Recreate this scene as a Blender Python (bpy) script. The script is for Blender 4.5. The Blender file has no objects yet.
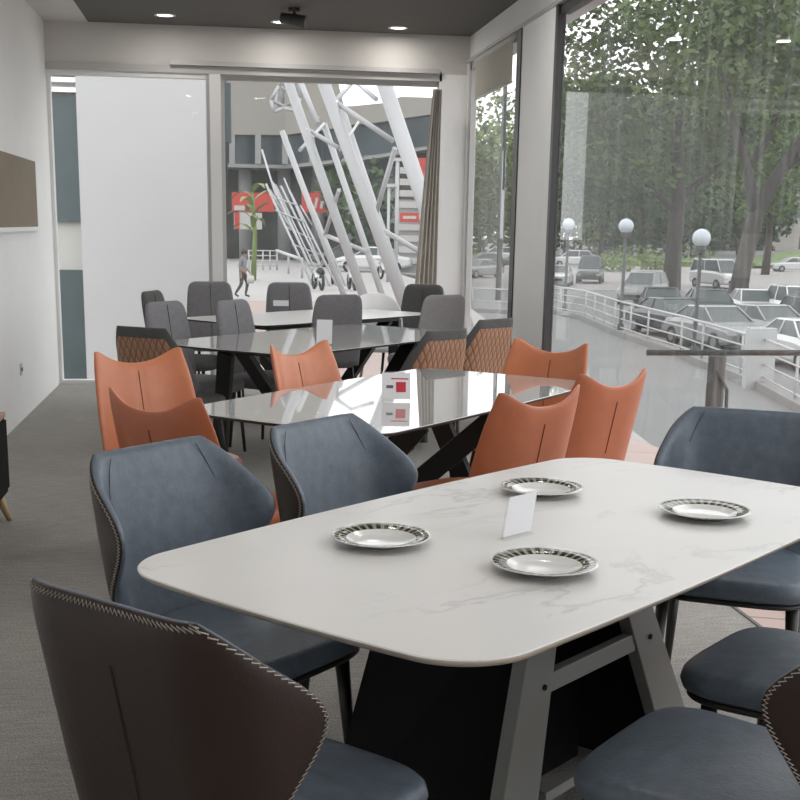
import bpy, math, random
from math import sin, cos, pi, radians as RD, sqrt, atan2
from mathutils import Vector, Matrix
random.seed(7)
S = bpy.context.scene
COL = S.collection

# ------------------------------------------------------------------ camera
F, CX, CY, HC = 1250.0, 400.0, 515.0, 1.45
def _cam():
    d = Vector((225-CX, 222-CY, F)); h = Vector((cos(RD(1.0)), sin(RD(1.0)), 0))
    y = d.normalized(); up = h.cross(d).normalized()
    if up.y > 0: up = -up
    x = y.cross(up)
    if x.x < 0: x = -x
    return Matrix((x, y, up))
RM = _cam()
cd = bpy.data.cameras.new('camera'); cam = bpy.data.objects.new('camera', cd); COL.objects.link(cam)
cd.lens = F/800*36; cd.sensor_width = 36; cd.shift_y = (CY-400)/800; cd.clip_end = 1000; cd.clip_start = .05
cx_, cy_, cz_ = RM @ Vector((1,0,0)), RM @ Vector((0,-1,0)), RM @ Vector((0,0,-1))
m = Matrix((cx_, cy_, cz_)).transposed().to_4x4(); m.translation = (0, 0, HC)
cam.matrix_world = m
S.camera = cam
def ray(u, v): return RM @ Vector((u-CX, v-CY, F))
def gz(u, v, z):                       # point of the plane at height z
    d = ray(u, v); return d*((z-HC)/d.z) + Vector((0,0,HC))
def gy(u, v, Y):                       # point at depth Y
    d = ray(u, v); return d*(Y/d.y) + Vector((0,0,HC))

# ------------------------------------------------------------------ materials
def nm(name):
    m = bpy.data.materials.new(name); m.use_nodes = True
    return m, m.node_tree, m.node_tree.nodes['Principled BSDF']
def N(nt, t, **k):
    n = nt.nodes.new(t)
    for a, b in k.items():
        if a in n.inputs: n.inputs[a].default_value = b
        else: setattr(n, a, b)
    return n
ALB = [1.0]
def mat(name, col, rough=.5, metal=0, spec=.5, var=.0, vscale=8, bump=0, bscale=60, coat=0, emit=0, stretch=(1,1,1), ior=1.5):
    m, nt, b = nm(name); L = nt.links.new
    col = tuple(x*ALB[0] for x in col); c = (*col, 1)
    b.inputs['Base Color'].default_value = c; b.inputs['Roughness'].default_value = rough
    b.inputs['Metallic'].default_value = metal; b.inputs['Specular IOR Level'].default_value = spec
    b.inputs['IOR'].default_value = ior
    if coat: b.inputs['Coat Weight'].default_value = coat; b.inputs['Coat Roughness'].default_value = .05
    if emit: b.inputs['Emission Color'].default_value = c; b.inputs['Emission Strength'].default_value = emit
    if var or bump:
        tc = N(nt, 'ShaderNodeTexCoord'); mp = N(nt, 'ShaderNodeMapping'); mp.inputs['Scale'].default_value = stretch
        L(tc.outputs['Object'], mp.inputs['Vector'])
    if var:
        n = N(nt, 'ShaderNodeTexNoise', Scale=vscale, Detail=5.0, Roughness=.6); L(mp.outputs[0], n.inputs['Vector'])
        r = N(nt, 'ShaderNodeMapRange'); r.inputs['From Min'].default_value = .3; r.inputs['From Max'].default_value = .7
        r.inputs['To Min'].default_value = 1-var; r.inputs['To Max'].default_value = 1+var
        L(n.outputs['Fac'], r.inputs['Value'])
        h = N(nt, 'ShaderNodeHueSaturation'); h.inputs['Color'].default_value = c; L(r.outputs[0], h.inputs['Value']); L(h.outputs[0], b.inputs['Base Color'])
    if bump:
        n2 = N(nt, 'ShaderNodeTexNoise', Scale=bscale, Detail=3.0); L(mp.outputs[0], n2.inputs['Vector'])
        bp = N(nt, 'ShaderNodeBump', Strength=bump, Distance=.004); L(n2.outputs['Fac'], bp.inputs['Height']); L(bp.outputs[0], b.inputs['Normal'])
    return m
def srgb(r, g, b):
    f = lambda c: (c/255/12.92) if c/255 <= .04045 else ((c/255+.055)/1.055)**2.4
    return (f(r), f(g), f(b))

def marble(name, base, vein, rough, scale=1.6, amt=.5, spec=.5, seed=0., coat=0, cloud=.06):
    m, nt, b = nm(name); L = nt.links.new
    tc = N(nt, 'ShaderNodeTexCoord'); mp = N(nt, 'ShaderNodeMapping'); L(tc.outputs['Object'], mp.inputs['Vector'])
    mp.inputs['Location'].default_value = (seed, seed*1.7, 0); mp.inputs['Rotation'].default_value = (0,0,.9)
    mp.inputs['Scale'].default_value = (1, 2.1, 1)
    n0 = N(nt, 'ShaderNodeTexNoise', Scale=scale, Detail=9.0, Roughness=.58, Distortion=.5); L(mp.outputs[0], n0.inputs['Vector'])
    a = N(nt, 'ShaderNodeMath', operation='SUBTRACT'); a.inputs[1].default_value = .5; L(n0.outputs['Fac'], a.inputs[0])
    a2 = N(nt, 'ShaderNodeMath', operation='ABSOLUTE'); L(a.outputs[0], a2.inputs[0])
    r = N(nt, 'ShaderNodeMapRange'); r.inputs['From Min'].default_value = 0; r.inputs['From Max'].default_value = .022
    r.inputs['To Min'].default_value = 1; r.inputs['To Max'].default_value = 0; L(a2.outputs[0], r.inputs['Value'])
    n1 = N(nt, 'ShaderNodeTexNoise', Scale=scale*.9, Detail=2.0); L(mp.outputs[0], n1.inputs['Vector'])
    r1 = N(nt, 'ShaderNodeMapRange'); r1.inputs['From Min'].default_value = .5; r1.inputs['From Max'].default_value = .64; L(n1.outputs['Fac'], r1.inputs['Value'])
    mm = N(nt, 'ShaderNodeMath', operation='MULTIPLY'); L(r.outputs[0], mm.inputs[0]); L(r1.outputs[0], mm.inputs[1])
    m2 = N(nt, 'ShaderNodeMath', operation='MULTIPLY'); m2.inputs[1].default_value = amt; L(mm.outputs[0], m2.inputs[0])
    n3 = N(nt, 'ShaderNodeTexNoise', Scale=2.5, Detail=4.0); L(tc.outputs['Object'], n3.inputs['Vector'])
    r3 = N(nt, 'ShaderNodeMapRange'); r3.inputs['To Min'].default_value = 1-cloud; r3.inputs['To Max'].default_value = 1+cloud; L(n3.outputs['Fac'], r3.inputs['Value'])
    hs = N(nt, 'ShaderNodeHueSaturation'); hs.inputs['Color'].default_value = (*base,1); L(r3.outputs[0], hs.inputs['Value'])
    mx = N(nt, 'ShaderNodeMixRGB'); L(hs.outputs[0], mx.inputs['Color1']); mx.inputs['Color2'].default_value = (*vein,1)
    L(m2.outputs[0], mx.inputs['Fac']); L(mx.outputs[0], b.inputs['Base Color'])
    b.inputs['Roughness'].default_value = rough; b.inputs['Specular IOR Level'].default_value = spec
    if coat: b.inputs['Coat Weight'].default_value = coat; b.inputs['Coat Roughness'].default_value = .02
    return m

def glass(name, film=.08, filmcol=(.8,.85,.84), tint=(1,1,1), streak=0):
    m = bpy.data.materials.new(name); m.use_nodes = True; nt = m.node_tree; nt.nodes.clear(); L = nt.links.new
    out = N(nt, 'ShaderNodeOutputMaterial'); tr = N(nt, 'ShaderNodeBsdfTransparent'); tr.inputs[0].default_value = (*tint,1)
    gl = N(nt, 'ShaderNodeBsdfGlossy'); gl.inputs['Roughness'].default_value = .0
    df = N(nt, 'ShaderNodeBsdfTranslucent'); df.inputs[0].default_value = (*filmcol,1)
    mf = N(nt, 'ShaderNodeMixShader'); mf.inputs[0].default_value = film
    if streak:
        tc = N(nt, 'ShaderNodeTexCoord'); mp = N(nt, 'ShaderNodeMapping'); mp.inputs['Scale'].default_value = (9, 9, .22); L(tc.outputs['Object'], mp.inputs[0])
        n = N(nt, 'ShaderNodeTexNoise', Scale=3.0, Detail=5.0, Roughness=.7); L(mp.outputs[0], n.inputs['Vector'])
        r = N(nt, 'ShaderNodeMapRange'); r.inputs['From Min'].default_value = .52; r.inputs['From Max'].default_value = .78
        r.inputs['To Min'].default_value = film; r.inputs['To Max'].default_value = film+streak; L(n.outputs['Fac'], r.inputs['Value']); L(r.outputs[0], mf.inputs[0])
    L(tr.outputs[0], mf.inputs[1]); L(df.outputs[0], mf.inputs[2])
    fr = N(nt, 'ShaderNodeFresnel'); fr.inputs['IOR'].default_value = 1.25
    ge = N(nt, 'ShaderNodeNewGeometry'); iv = N(nt, 'ShaderNodeMath', operation='SUBTRACT'); iv.inputs[0].default_value = 1; L(ge.outputs['Backfacing'], iv.inputs[1])
    fm = N(nt, 'ShaderNodeMath', operation='MULTIPLY'); L(fr.outputs[0], fm.inputs[0]); L(iv.outputs[0], fm.inputs[1])
    mg = N(nt, 'ShaderNodeMixShader'); L(fm.outputs[0], mg.inputs[0]); L(mf.outputs[0], mg.inputs[1]); L(gl.outputs[0], mg.inputs[2])
    L(mg.outputs[0], out.inputs[0])
    return m

M = {}
M['wall'] = mat('wall_paint', (.82,.82,.81), .75, var=.02, vscale=2)
M['header'] = mat('header_paint', (.62,.60,.57), .75, var=.02, vscale=2)
M['ceil'] = mat('ceiling_dark_paint', (.12,.115,.105), .85)
M['post'] = mat('white_frame', (.78,.78,.77), .4)
M['greyframe'] = mat('grey_aluminium', (.50,.49,.48), .5, metal=.15)
M['blackframe'] = mat('black_frame', (.05,.05,.05), .5)
M['tealpane'] = mat('dark_teal_pane', (.045,.068,.072), .25, var=.15, vscale=3)
M['cream'] = mat('cream_band', (.52,.51,.47), .5)
M['brownboard'] = mat('brown_board', (.20,.155,.10), .6, var=.08, vscale=3)
M['panel'] = mat('white_panel', (.50,.495,.485), .5, var=.015, vscale=3)
M['tile'] = mat('pink_paver', (.52,.34,.29), .6, var=.08, vscale=5)
M['blind'] = mat('beige_blind', (.42,.39,.33), .85)
M['curtain'] = mat('curtain_cloth', (.55,.525,.49), .85, var=.1, vscale=12, bump=.3, bscale=200)
cm = M['curtain'].node_tree; cb_ = cm.nodes['Principled BSDF']; tl = N(cm, 'ShaderNodeBsdfTranslucent'); tl.inputs[0].default_value = (.82,.79,.75,1); mxs = N(cm, 'ShaderNodeMixShader'); mxs.inputs[0].default_value = .6
cm.links.new(cb_.outputs[0], mxs.inputs[1]); cm.links.new(tl.outputs[0], mxs.inputs[2]); cm.links.new(mxs.outputs[0], cm.nodes['Material Output'].inputs[0])
M['blackleg'] = mat('black_leg', (.018,.017,.016), .45)
M['black'] = mat('black_panel', (.004,.004,.004), .8, spec=.2)
M['greyleg'] = mat('grey_metal_leg', (.20,.20,.19), .5, metal=.2, var=.04)
M['blue'] = mat('blue_grey_leather', (.098,.122,.152), .42, var=.17, vscale=26, bump=.25, bscale=120)
M['brown'] = mat('brown_leather', (.026,.014,.011), .42, spec=.35, bump=.15, bscale=150)
M['stitch'] = mat('beige_thread', (.42,.38,.33), .8)
M['seam'] = mat('seam_crease', (.02,.018,.018), .8)
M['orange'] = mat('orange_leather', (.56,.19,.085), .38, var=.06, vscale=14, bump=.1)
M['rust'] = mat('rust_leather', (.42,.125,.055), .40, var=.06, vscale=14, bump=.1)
M['rustseam'] = mat('rust_seam', (.12,.035,.015), .8)
M['grey'] = mat('grey_fabric', (.20,.195,.205), .95, var=.10, vscale=40, bump=.3, bscale=300)
M['lgrey'] = mat('light_grey_fabric', (.34,.33,.335), .95, var=.06, vscale=40, bump=.3, bscale=300)
M['dgrey'] = mat('charcoal_fabric', (.075,.075,.072), .8, var=.1, vscale=40, bump=.2, bscale=300)
M['whiteplastic'] = mat('white_plastic', (.88,.88,.88), .4)
M['woodtop'] = mat('pinkish_wood', (.42,.27,.2), .5, var=.1, vscale=6, stretch=(1,6,6))
M['oak'] = mat('oak_leg', (.5,.36,.2), .5, var=.1, vscale=6)
M['paper'] = mat('white_paper', (.8,.8,.82), .6)
M['redink'] = mat('red_ink', (.6,.03,.06), .6)
M['darkink'] = mat('dark_ink', (.12,.12,.14), .6)
M['lamp'] = mat('lamp_lens', (1,.98,.95), .5, emit=3)
M['marble'] = marble('white_marble', (.70,.69,.67), (.34,.33,.32), .32, 1.7, .45, seed=3.3)
M['marbleedge'] = mat('marble_edge', (.45,.39,.32), .5)
M['marble2'] = marble('glossy_marble', (.46,.45,.43), (.2,.2,.2), .03, 2.2, .6, seed=1.1, coat=.6)
M['marble3'] = marble('grey_marble', (.46,.455,.44), (.25,.25,.25), .05, 2.2, .5, seed=5, coat=.5)
M['white_top'] = mat('white_tabletop', (.74,.73,.7), .2)
M['acrylic'] = glass('clear_acrylic', .06)
M['glass'] = glass('window_glass', .03, streak=.0)
M['glassR'] = glass('streaked_window_glass', .02, streak=.13)
# outside
ALB[0] = .52
M['asphalt'] = mat('asphalt', (.30,.30,.295), .9, var=.08, vscale=.6)
M['road'] = mat('pale_road', (.48,.45,.43), .9, var=.05, vscale=.3)
M['plaza'] = mat('plaza_paving', (.55,.53,.51), .8, var=.06, vscale=1)
M['plazapink'] = mat('pink_plaza_paving', (.50,.38,.34), .8, var=.06, vscale=1)
M['grass'] = mat('grass', (.20,.30,.08), .95, var=.3, vscale=1.5)
M['steel'] = mat('white_steel', (.66,.66,.67), .45, var=.03)
M['railw'] = mat('white_rail', (.75,.76,.76), .5)
M['bark'] = mat('bark', (.085,.07,.06), .9, var=.2, vscale=4)
M['beige'] = mat('beige_cladding', (.48,.45,.40), .8, var=.03, vscale=.5)
M['band'] = mat('dark_glazing', (.08,.11,.125), .3, var=.2, vscale=.2)
M['ledge'] = mat('grey_ledge', (.42,.42,.41), .7)
M['shopdark'] = mat('shop_interior', (.12,.12,.11), .8, var=.5, vscale=.5)
M['signred'] = mat('red_sign', (.75,.06,.04), .5)
M['signwhite'] = mat('white_sign', (.75,.72,.68), .6)
M['brownpost'] = mat('brown_post', (.10,.07,.06), .6)
M['darkrail'] = mat('dark_rail', (.05,.05,.05), .5)
M['globe'] = mat('globe_glass', (.72,.80,.84), .15)
M['lamppost'] = mat('dark_lamp_post', (.07,.08,.075), .6)
M['tyre'] = mat('tyre', (.02,.02,.02), .8); M['hub'] = mat('wheel_hub', (.4,.4,.4), .4, metal=.5)
M['carglass'] = mat('car_glass', (.05,.07,.07), .3)
M['headlamp'] = mat('car_headlamp', (.6,.6,.6), .2)
for k, c in dict(silver=(.42,.42,.42), white=(.9,.9,.9), dark=(.04,.045,.05), green=(.05,.08,.07), grey=(.16,.165,.17)).items():
    M['car_'+k] = mat('car_paint_'+k, c, .25, coat=.3)
def leafmat(name, c):
    m = mat(name, c, .8, var=.35, vscale=.5)
    return m
M['leaf'] = leafmat('leaves_mid', (.13,.19,.055)); M['leafd'] = leafmat('leaves_dark', (.07,.12,.04)); M['leafl'] = leafmat('leaves_light', (.28,.38,.12))
M['skin'] = mat('skin', (.45,.28,.2), .6); M['shirt'] = mat('grey_shirt', (.30,.30,.33), .9); M['trousers'] = mat('dark_trousers', (.07,.07,.07), .9); M['hair'] = mat('black_hair', (.012,.012,.012), .7)
M['concrete'] = mat('concrete', (.42,.41,.39), .9, var=.08, vscale=2)

ALB[0] = 1.0
# carpet
def carpet():
    m, nt, b = nm('carpet'); L = nt.links.new
    tc = N(nt, 'ShaderNodeTexCoord')
    mp = N(nt, 'ShaderNodeMapping'); mp.inputs['Scale'].default_value = (1, 7, 1); mp.inputs['Rotation'].default_value = (0,0,.05); L(tc.outputs['Object'], mp.inputs[0])
    n1 = N(nt, 'ShaderNodeTexNoise', Scale=9.0, Detail=6.0, Roughness=.7); L(mp.outputs[0], n1.inputs['Vector'])
    n2 = N(nt, 'ShaderNodeTexNoise', Scale=170.0, Detail=3.0); L(tc.outputs['Object'], n2.inputs['Vector'])
    n3 = N(nt, 'ShaderNodeTexNoise', Scale=.9, Detail=3.0); L(tc.outputs['Object'], n3.inputs['Vector'])
    a = N(nt, 'ShaderNodeMapRange'); a.inputs['From Min'].default_value=.3; a.inputs['From Max'].default_value=.7; a.inputs['To Min'].default_value=.80; a.inputs['To Max'].default_value=1.2; L(n1.outputs['Fac'], a.inputs[0])
    b2 = N(nt, 'ShaderNodeMapRange'); b2.inputs['From Min'].default_value=.3; b2.inputs['From Max'].default_value=.7; b2.inputs['To Min'].default_value=.62; b2.inputs['To Max'].default_value=1.38; L(n2.outputs['Fac'], b2.inputs[0])
    c = N(nt, 'ShaderNodeMapRange'); c.inputs['To Min'].default_value=.8; c.inputs['To Max'].default_value=1.2; L(n3.outputs['Fac'], c.inputs[0])
    x = N(nt, 'ShaderNodeMath', operation='MULTIPLY'); L(a.outputs[0], x.inputs[0]); L(b2.outputs[0], x.inputs[1])
    y = N(nt, 'ShaderNodeMath', operation='MULTIPLY'); L(x.outputs[0], y.inputs[0]); L(c.outputs[0], y.inputs[1])
    h = N(nt, 'ShaderNodeHueSaturation'); h.inputs['Color'].default_value = (.31,.297,.275,1); L(y.outputs[0], h.inputs['Value']); L(h.outputs[0], b.inputs['Base Color'])
    b.inputs['Roughness'].default_value = .95; b.inputs['Specular IOR Level'].default_value = .2
    bp = N(nt, 'ShaderNodeBump', Strength=.5, Distance=.004); L(n2.outputs['Fac'], bp.inputs['Height']); L(bp.outputs[0], b.inputs['Normal'])
    return m
M['carpet'] = carpet()
# pavers with joints
def pavers():
    m, nt, b = nm('pink_pavers'); L = nt.links.new
    tc = N(nt, 'ShaderNodeTexCoord'); mp = N(nt, 'ShaderNodeMapping'); mp.inputs['Rotation'].default_value = (0,0,RD(20)); L(tc.outputs['Object'], mp.inputs[0])
    br = N(nt, 'ShaderNodeTexBrick', Scale=1.0); br.offset = 0; br.inputs['Color1'].default_value = (.46,.31,.265,1); br.inputs['Color2'].default_value = (.43,.295,.255,1)
    br.inputs['Mortar'].default_value = (.14,.11,.10,1); br.inputs['Mortar Size'].default_value = .008; br.inputs['Brick Width'].default_value = .6; br.inputs['Row Height'].default_value = .6
    L(mp.outputs[0], br.inputs['Vector']); L(br.outputs['Color'], b.inputs['Base Color']); b.inputs['Roughness'].default_value = .45
    return m
M['pavers'] = pavers()
# quilted tan
def quilt():
    m, nt, b = nm('quilted_tan_leather'); L = nt.links.new
    tc = N(nt, 'ShaderNodeTexCoord'); sp = N(nt, 'ShaderNodeSeparateXYZ'); L(tc.outputs['Object'], sp.inputs[0])
    vals = []
    for sgn in (1, -1):
        a = N(nt, 'ShaderNodeMath', operation='MULTIPLY'); a.inputs[1].default_value = sgn*1.0; L(sp.outputs['Z'], a.inputs[0])
        c = N(nt, 'ShaderNodeMath', operation='MULTIPLY'); c.inputs[1].default_value = 2.3; L(sp.outputs['X'], c.inputs[0])
        s_ = N(nt, 'ShaderNodeMath', operation='ADD'); L(a.outputs[0], s_.inputs[0]); L(c.outputs[0], s_.inputs[1])
        d = N(nt, 'ShaderNodeMath', operation='MULTIPLY'); d.inputs[1].default_value = 34; L(s_.outputs[0], d.inputs[0])
        e = N(nt, 'ShaderNodeMath', operation='SINE'); L(d.outputs[0], e.inputs[0])
        f = N(nt, 'ShaderNodeMath', operation='ABSOLUTE'); L(e.outputs[0], f.inputs[0]); vals.append(f)
    mn = N(nt, 'ShaderNodeMath', operation='MINIMUM'); L(vals[0].outputs[0], mn.inputs[0]); L(vals[1].outputs[0], mn.inputs[1])
    cr = N(nt, 'ShaderNodeValToRGB'); cr.color_ramp.elements[0].color = (.10,.05,.028,1); cr.color_ramp.elements[0].position = .06
    cr.color_ramp.elements[1].color = (.34,.175,.10,1); cr.color_ramp.elements[1].position = .4
    L(mn.outputs[0], cr.inputs[0]); L(cr.outputs[0], b.inputs['Base Color'])
    bp = N(nt, 'ShaderNodeBump', Strength=.6, Distance=.006); L(mn.outputs[0], bp.inputs['Height']); L(bp.outputs[0], b.inputs['Normal']); b.inputs['Roughness'].default_value = .45
    return m
M['quilt'] = quilt()
def platemat():
    m, nt, b = nm('patterned_porcelain'); L = nt.links.new
    tc = N(nt, 'ShaderNodeTexCoord'); sp = N(nt, 'ShaderNodeSeparateXYZ'); L(tc.outputs['Object'], sp.inputs[0])
    an = N(nt, 'ShaderNodeMath', operation='ARCTAN2'); L(sp.outputs['Y'], an.inputs[0]); L(sp.outputs['X'], an.inputs[1])
    cb = N(nt, 'ShaderNodeCombineXYZ'); L(sp.outputs['X'], cb.inputs[0]); L(sp.outputs['Y'], cb.inputs[1])
    ln = N(nt, 'ShaderNodeVectorMath', operation='LENGTH'); L(cb.outputs[0], ln.inputs[0])
    a = N(nt, 'ShaderNodeMath', operation='MULTIPLY'); a.inputs[1].default_value = 30; L(an.outputs[0], a.inputs[0])
    s_ = N(nt, 'ShaderNodeMath', operation='SINE'); L(a.outputs[0], s_.inputs[0])
    nz = N(nt, 'ShaderNodeTexNoise', Scale=30.0); L(tc.outputs['Object'], nz.inputs['Vector'])
    ad = N(nt, 'ShaderNodeMath', operation='ADD'); L(s_.outputs[0], ad.inputs[0]); L(nz.outputs['Fac'], ad.inputs[1])
    g = N(nt, 'ShaderNodeMath', operation='GREATER_THAN'); g.inputs[1].default_value = .25; L(ad.outputs[0], g.inputs[0])
    r1 = N(nt, 'ShaderNodeMath', operation='GREATER_THAN'); r1.inputs[1].default_value = .079; L(ln.outputs['Value'], r1.inputs[0])
    r2 = N(nt, 'ShaderNodeMath', operation='LESS_THAN'); r2.inputs[1].default_value = .108; L(ln.outputs['Value'], r2.inputs[0])
    q = N(nt, 'ShaderNodeMath', operation='MULTIPLY'); L(r1.outputs[0], q.inputs[0]); L(r2.outputs[0], q.inputs[1])
    mx = N(nt, 'ShaderNodeMixRGB'); mx.inputs['Color1'].default_value = (.30,.28,.20,1); mx.inputs['Color2'].default_value = (.03,.03,.028,1); L(g.outputs[0], mx.inputs['Fac'])
    my = N(nt, 'ShaderNodeMixRGB'); my.inputs['Color1'].default_value = (.74,.74,.72,1); L(mx.outputs[0], my.inputs['Color2']); L(q.outputs[0], my.inputs['Fac'])
    L(my.outputs[0], b.inputs['Base Color']); b.inputs['Roughness'].default_value = .12
    return m
M['plate'] = platemat()

# ------------------------------------------------------------------ mesh helpers
class MB:
    def __init__(s): s.v = []; s.f = []; s.sm = []; s.mi = []
    def add(s, vs, fs, smooth=False, mi=0):
        o = len(s.v); s.v += [tuple(p) for p in vs]
        for f in fs: s.f.append(tuple(i+o for i in f)); s.sm.append(smooth); s.mi.append(mi)
        return s
    def box(s, a, b, mi=0):
        x0,y0,z0 = a; x1,y1,z1 = b
        return s.add([(x0,y0,z0),(x1,y0,z0),(x1,y1,z0),(x0,y1,z0),(x0,y0,z1),(x1,y0,z1),(x1,y1,z1),(x0,y1,z1)],
              [(0,3,2,1),(4,5,6,7),(0,1,5,4),(1,2,6,5),(2,3,7,6),(3,0,4,7)], False, mi)
    def hexa(s, p, mi=0):
        return s.add(p, [(0,3,2,1),(4,5,6,7),(0,1,5,4),(1,2,6,5),(2,3,7,6),(3,0,4,7)], False, mi)
    def beam(s, p, q, w, t, up=(0,0,1), w2=None, t2=None, mi=0):     # rectangular bar from p to q
        p, q = Vector(p), Vector(q); d = (q-p).normalized(); a = d.cross(Vector(up)).normalized(); b = a.cross(d).normalized()
        w2 = w2 or w; t2 = t2 or t; P = []
        for c, W, T in ((p,w,t),(q,w2,t2)):
            P += [c-a*W/2-b*T/2, c+a*W/2-b*T/2, c+a*W/2+b*T/2, c-a*W/2+b*T/2]
        return s.hexa(P, mi)
    def tube(s, pts, rad, n=10, cap=True, mi=0):
        pts = [Vector(p) for p in pts]; k = len(pts)
        if not isinstance(rad, (list, tuple)): rad = [rad]*k
        V = []; prev = None
        for i, p in enumerate(pts):
            d = (pts[min(i+1,k-1)]-pts[max(i-1,0)]).normalized()
            if prev is None:
                a = d.orthogonal().normalized()
            else:
                a = (prev - d*prev.dot(d)).normalized()
            prev = a; b = d.cross(a)
            for j in range(n):
                t = 2*pi*j/n; V.append(p + (a*cos(t)+b*sin(t))*rad[i])
        Fs = [(i*n+j, i*n+(j+1)%n, (i+1)*n+(j+1)%n, (i+1)*n+j) for i in range(k-1) for j in range(n)]
        s.add(V, Fs, True, mi)
        if cap:
            o = len(s.v)-len(V); s.f += [tuple(o+j for j in reversed(range(n))), tuple(o+(k-1)*n+j for j in range(n))]; s.sm += [False]*2; s.mi += [mi]*2
        return s
    def lathe(s, prof, n=32, c=(0,0,0), mi=0, smooth=True):
        V = []; k = len(prof)
        for r, z in prof:
            for j in range(n): t = 2*pi*j/n; V.append((c[0]+r*cos(t), c[1]+r*sin(t), c[2]+z))
        return s.add(V, [(i*n+j, i*n+(j+1)%n, (i+1)*n+(j+1)%n, (i+1)*n+j) for i in range(k-1) for j in range(n)], smooth, mi)
    def sphere(s, c, r, n=16, mi=0):
        pr = [(max(1e-4, r[0]*sin(pi*i/8)), -r[2]*cos(pi*i/8)) for i in range(9)]
        V = []
        for a, z in pr:
            for j in range(n): t = 2*pi*j/n; V.append((c[0]+a*cos(t), c[1]+a*r[1]/r[0]*sin(t), c[2]+z))
        return s.add(V, [(i*n+j, i*n+(j+1)%n, (i+1)*n+(j+1)%n, (i+1)*n+j) for i in range(8) for j in range(n)], True, mi)
    def prism(s, out, z0, z1, mi=0, smooth=False):                # vertical extrusion of an outline
        n = len(out); V = [(x,y,z0) for x,y in out]+[(x,y,z1) for x,y in out]
        s.add(V, [tuple(reversed(range(n))), tuple(range(n,2*n))], False, mi)
        o = len(s.v)-2*n
        for j in range(n): s.f.append((o+j, o+(j+1)%n, o+n+(j+1)%n, o+n+j)); s.sm.append(smooth); s.mi.append(mi)
        return s
    def loft(s, rings, cap=True, smooth=True, mi=0):
        n = len(rings[0]); V = [p for r in rings for p in r]; k = len(rings)
        s.add(V, [(i*n+j, i*n+(j+1)%n, (i+1)*n+(j+1)%n, (i+1)*n+j) for i in range(k-1) for j in range(n)], smooth, mi)
        if cap:
            o = len(s.v)-len(V); s.f += [tuple(o+j for j in reversed(range(n))), tuple(o+(k-1)*n+j for j in range(n))]; s.sm += [smooth]*2; s.mi += [mi]*2
        return s
    def build(s, name, mt, parent=None, loc=(0,0,0), rz=0, label=None, bevel=0):
        me = bpy.data.meshes.new(name); me.from_pydata(s.v, [], s.f); me.update()
        for p, sm, mi in zip(me.polygons, s.sm, s.mi): p.use_smooth = sm; p.material_index = mi
        for x in (mt if isinstance(mt, (list, tuple)) else [mt]): me.materials.append(M[x] if isinstance(x, str) else x)
        o = bpy.data.objects.new(name, me); COL.objects.link(o); o.location = loc; o.rotation_euler = (0,0,rz)
        if parent: o.parent = parent
        if label: o['label'] = label
        if bevel:
            b = o.modifiers.new('bevel', 'BEVEL'); b.width = bevel; b.segments = 2; b.limit_method = 'ANGLE'; b.angle_limit = .6
        return o
def tag(o, label, cat, group=None):
    o['label'] = label; o['category'] = cat
    if group: o['group'] = group
    return o
def thing(name, label, cat, loc=(0,0,0), rz=0, group=None):
    o = bpy.data.objects.new(name, None); COL.objects.link(o); o.location = loc; o.rotation_euler = (0,0,rz); o.empty_display_size = .1
    return tag(o, label, cat, group)
def struct(o): o['kind'] = 'structure'; return o
def kids(o): return [c for c in bpy.data.objects if c.parent == o]
def dup(root, loc, rz, label, group=None):
    def cp(o, par):
        c = o.copy(); COL.objects.link(c); c.parent = par
        for k in tree[o]: cp(k, c)
        return c
    tree = {}
    def walk(o): tree[o] = kids(o); [walk(k) for k in tree[o]]
    walk(root)
    r = cp(root, None); r.location = loc; r.rotation_euler = (0,0,rz); r['label'] = label
    if group: r['group'] = group
    return r

# ------------------------------------------------------------------ room
XL, XR, YB, ZC, YF = -1.50, 2.18, 11.57, 3.09, -3.2
struct(MB().box((XL-.2, YF, -.12), (1.965, YB, 0)).build('floor', 'carpet'))
struct(MB().box((1.965, YF, -.12), (1.98, YB, .004)).build('trim_1', 'blackframe'))
struct(MB().box((1.98, YF, -.12), (2.30, YB+.1, 0)).build('floor_tile_strip', 'pavers'))
struct(MB().box((XL-.2, YF, -.12), (XL, YB+.2, ZC+.2)).build('wall_left', 'wall'))
c = MB(); c.box((-1.13, YF, ZC), (XR+.25, YB+.2, ZC+.2)); struct(c.build('ceiling', 'ceil'))
struct(MB().box((XL, YF, ZC-.004), (-1.13, YB+.2, ZC+.2)).build('ceiling_margin', 'header'))
# back wall: header, corner pillar, white partition, dark strip window
struct(MB().box((XL, YB, 2.76), (XR+.25, YB+.25, ZC)).build('wall_back', 'header'))
struct(MB().box((1.91, YB-.02, 0), (XR+.02, YB+.12, 2.76)).box((2.16, YB-.07, 0), (XR+.06, YB+.12, 2.86)).build('wall_back_pillar', 'wall'))
struct(MB().box((-.15, YB-.005, 0), (-.118, YB+.12, 2.70)).build('trim_2', 'greyframe'))
struct(MB().box((-.118, YB-.02, 0), (-.022, YB+.12, 2.70)).build('trim_3', 'post'))
struct(MB().box((-.022, YB+.02, 0), (.012, YB+.12, 2.70)).build('trim_4', 'greyframe'))
struct(MB().box((XL, YB-.02, 2.70), (1.93, YB+.12, 2.76)).build('trim_5', 'greyframe'))
w = struct(MB().box((XL, YB, 0), (-1.47, YB+.1, 2.70)).box((-1.47, YB, 0), (-.15, YB+.1, .035)).box((-1.47, YB, 2.66), (-.15, YB+.1, 2.70)).build('window_1', 'post'))
MB().box((-1.47, YB+.036, .035), (-.15, YB+.044, 2.66)).build('pane', 'glass', w)
YX = 14.6
xa, xb, xc = gy(44, 200, YX).x, gy(80, 200, YX).x, gy(211, 200, YX).x
def zx(v): return gy(65, v, YX).z
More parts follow.
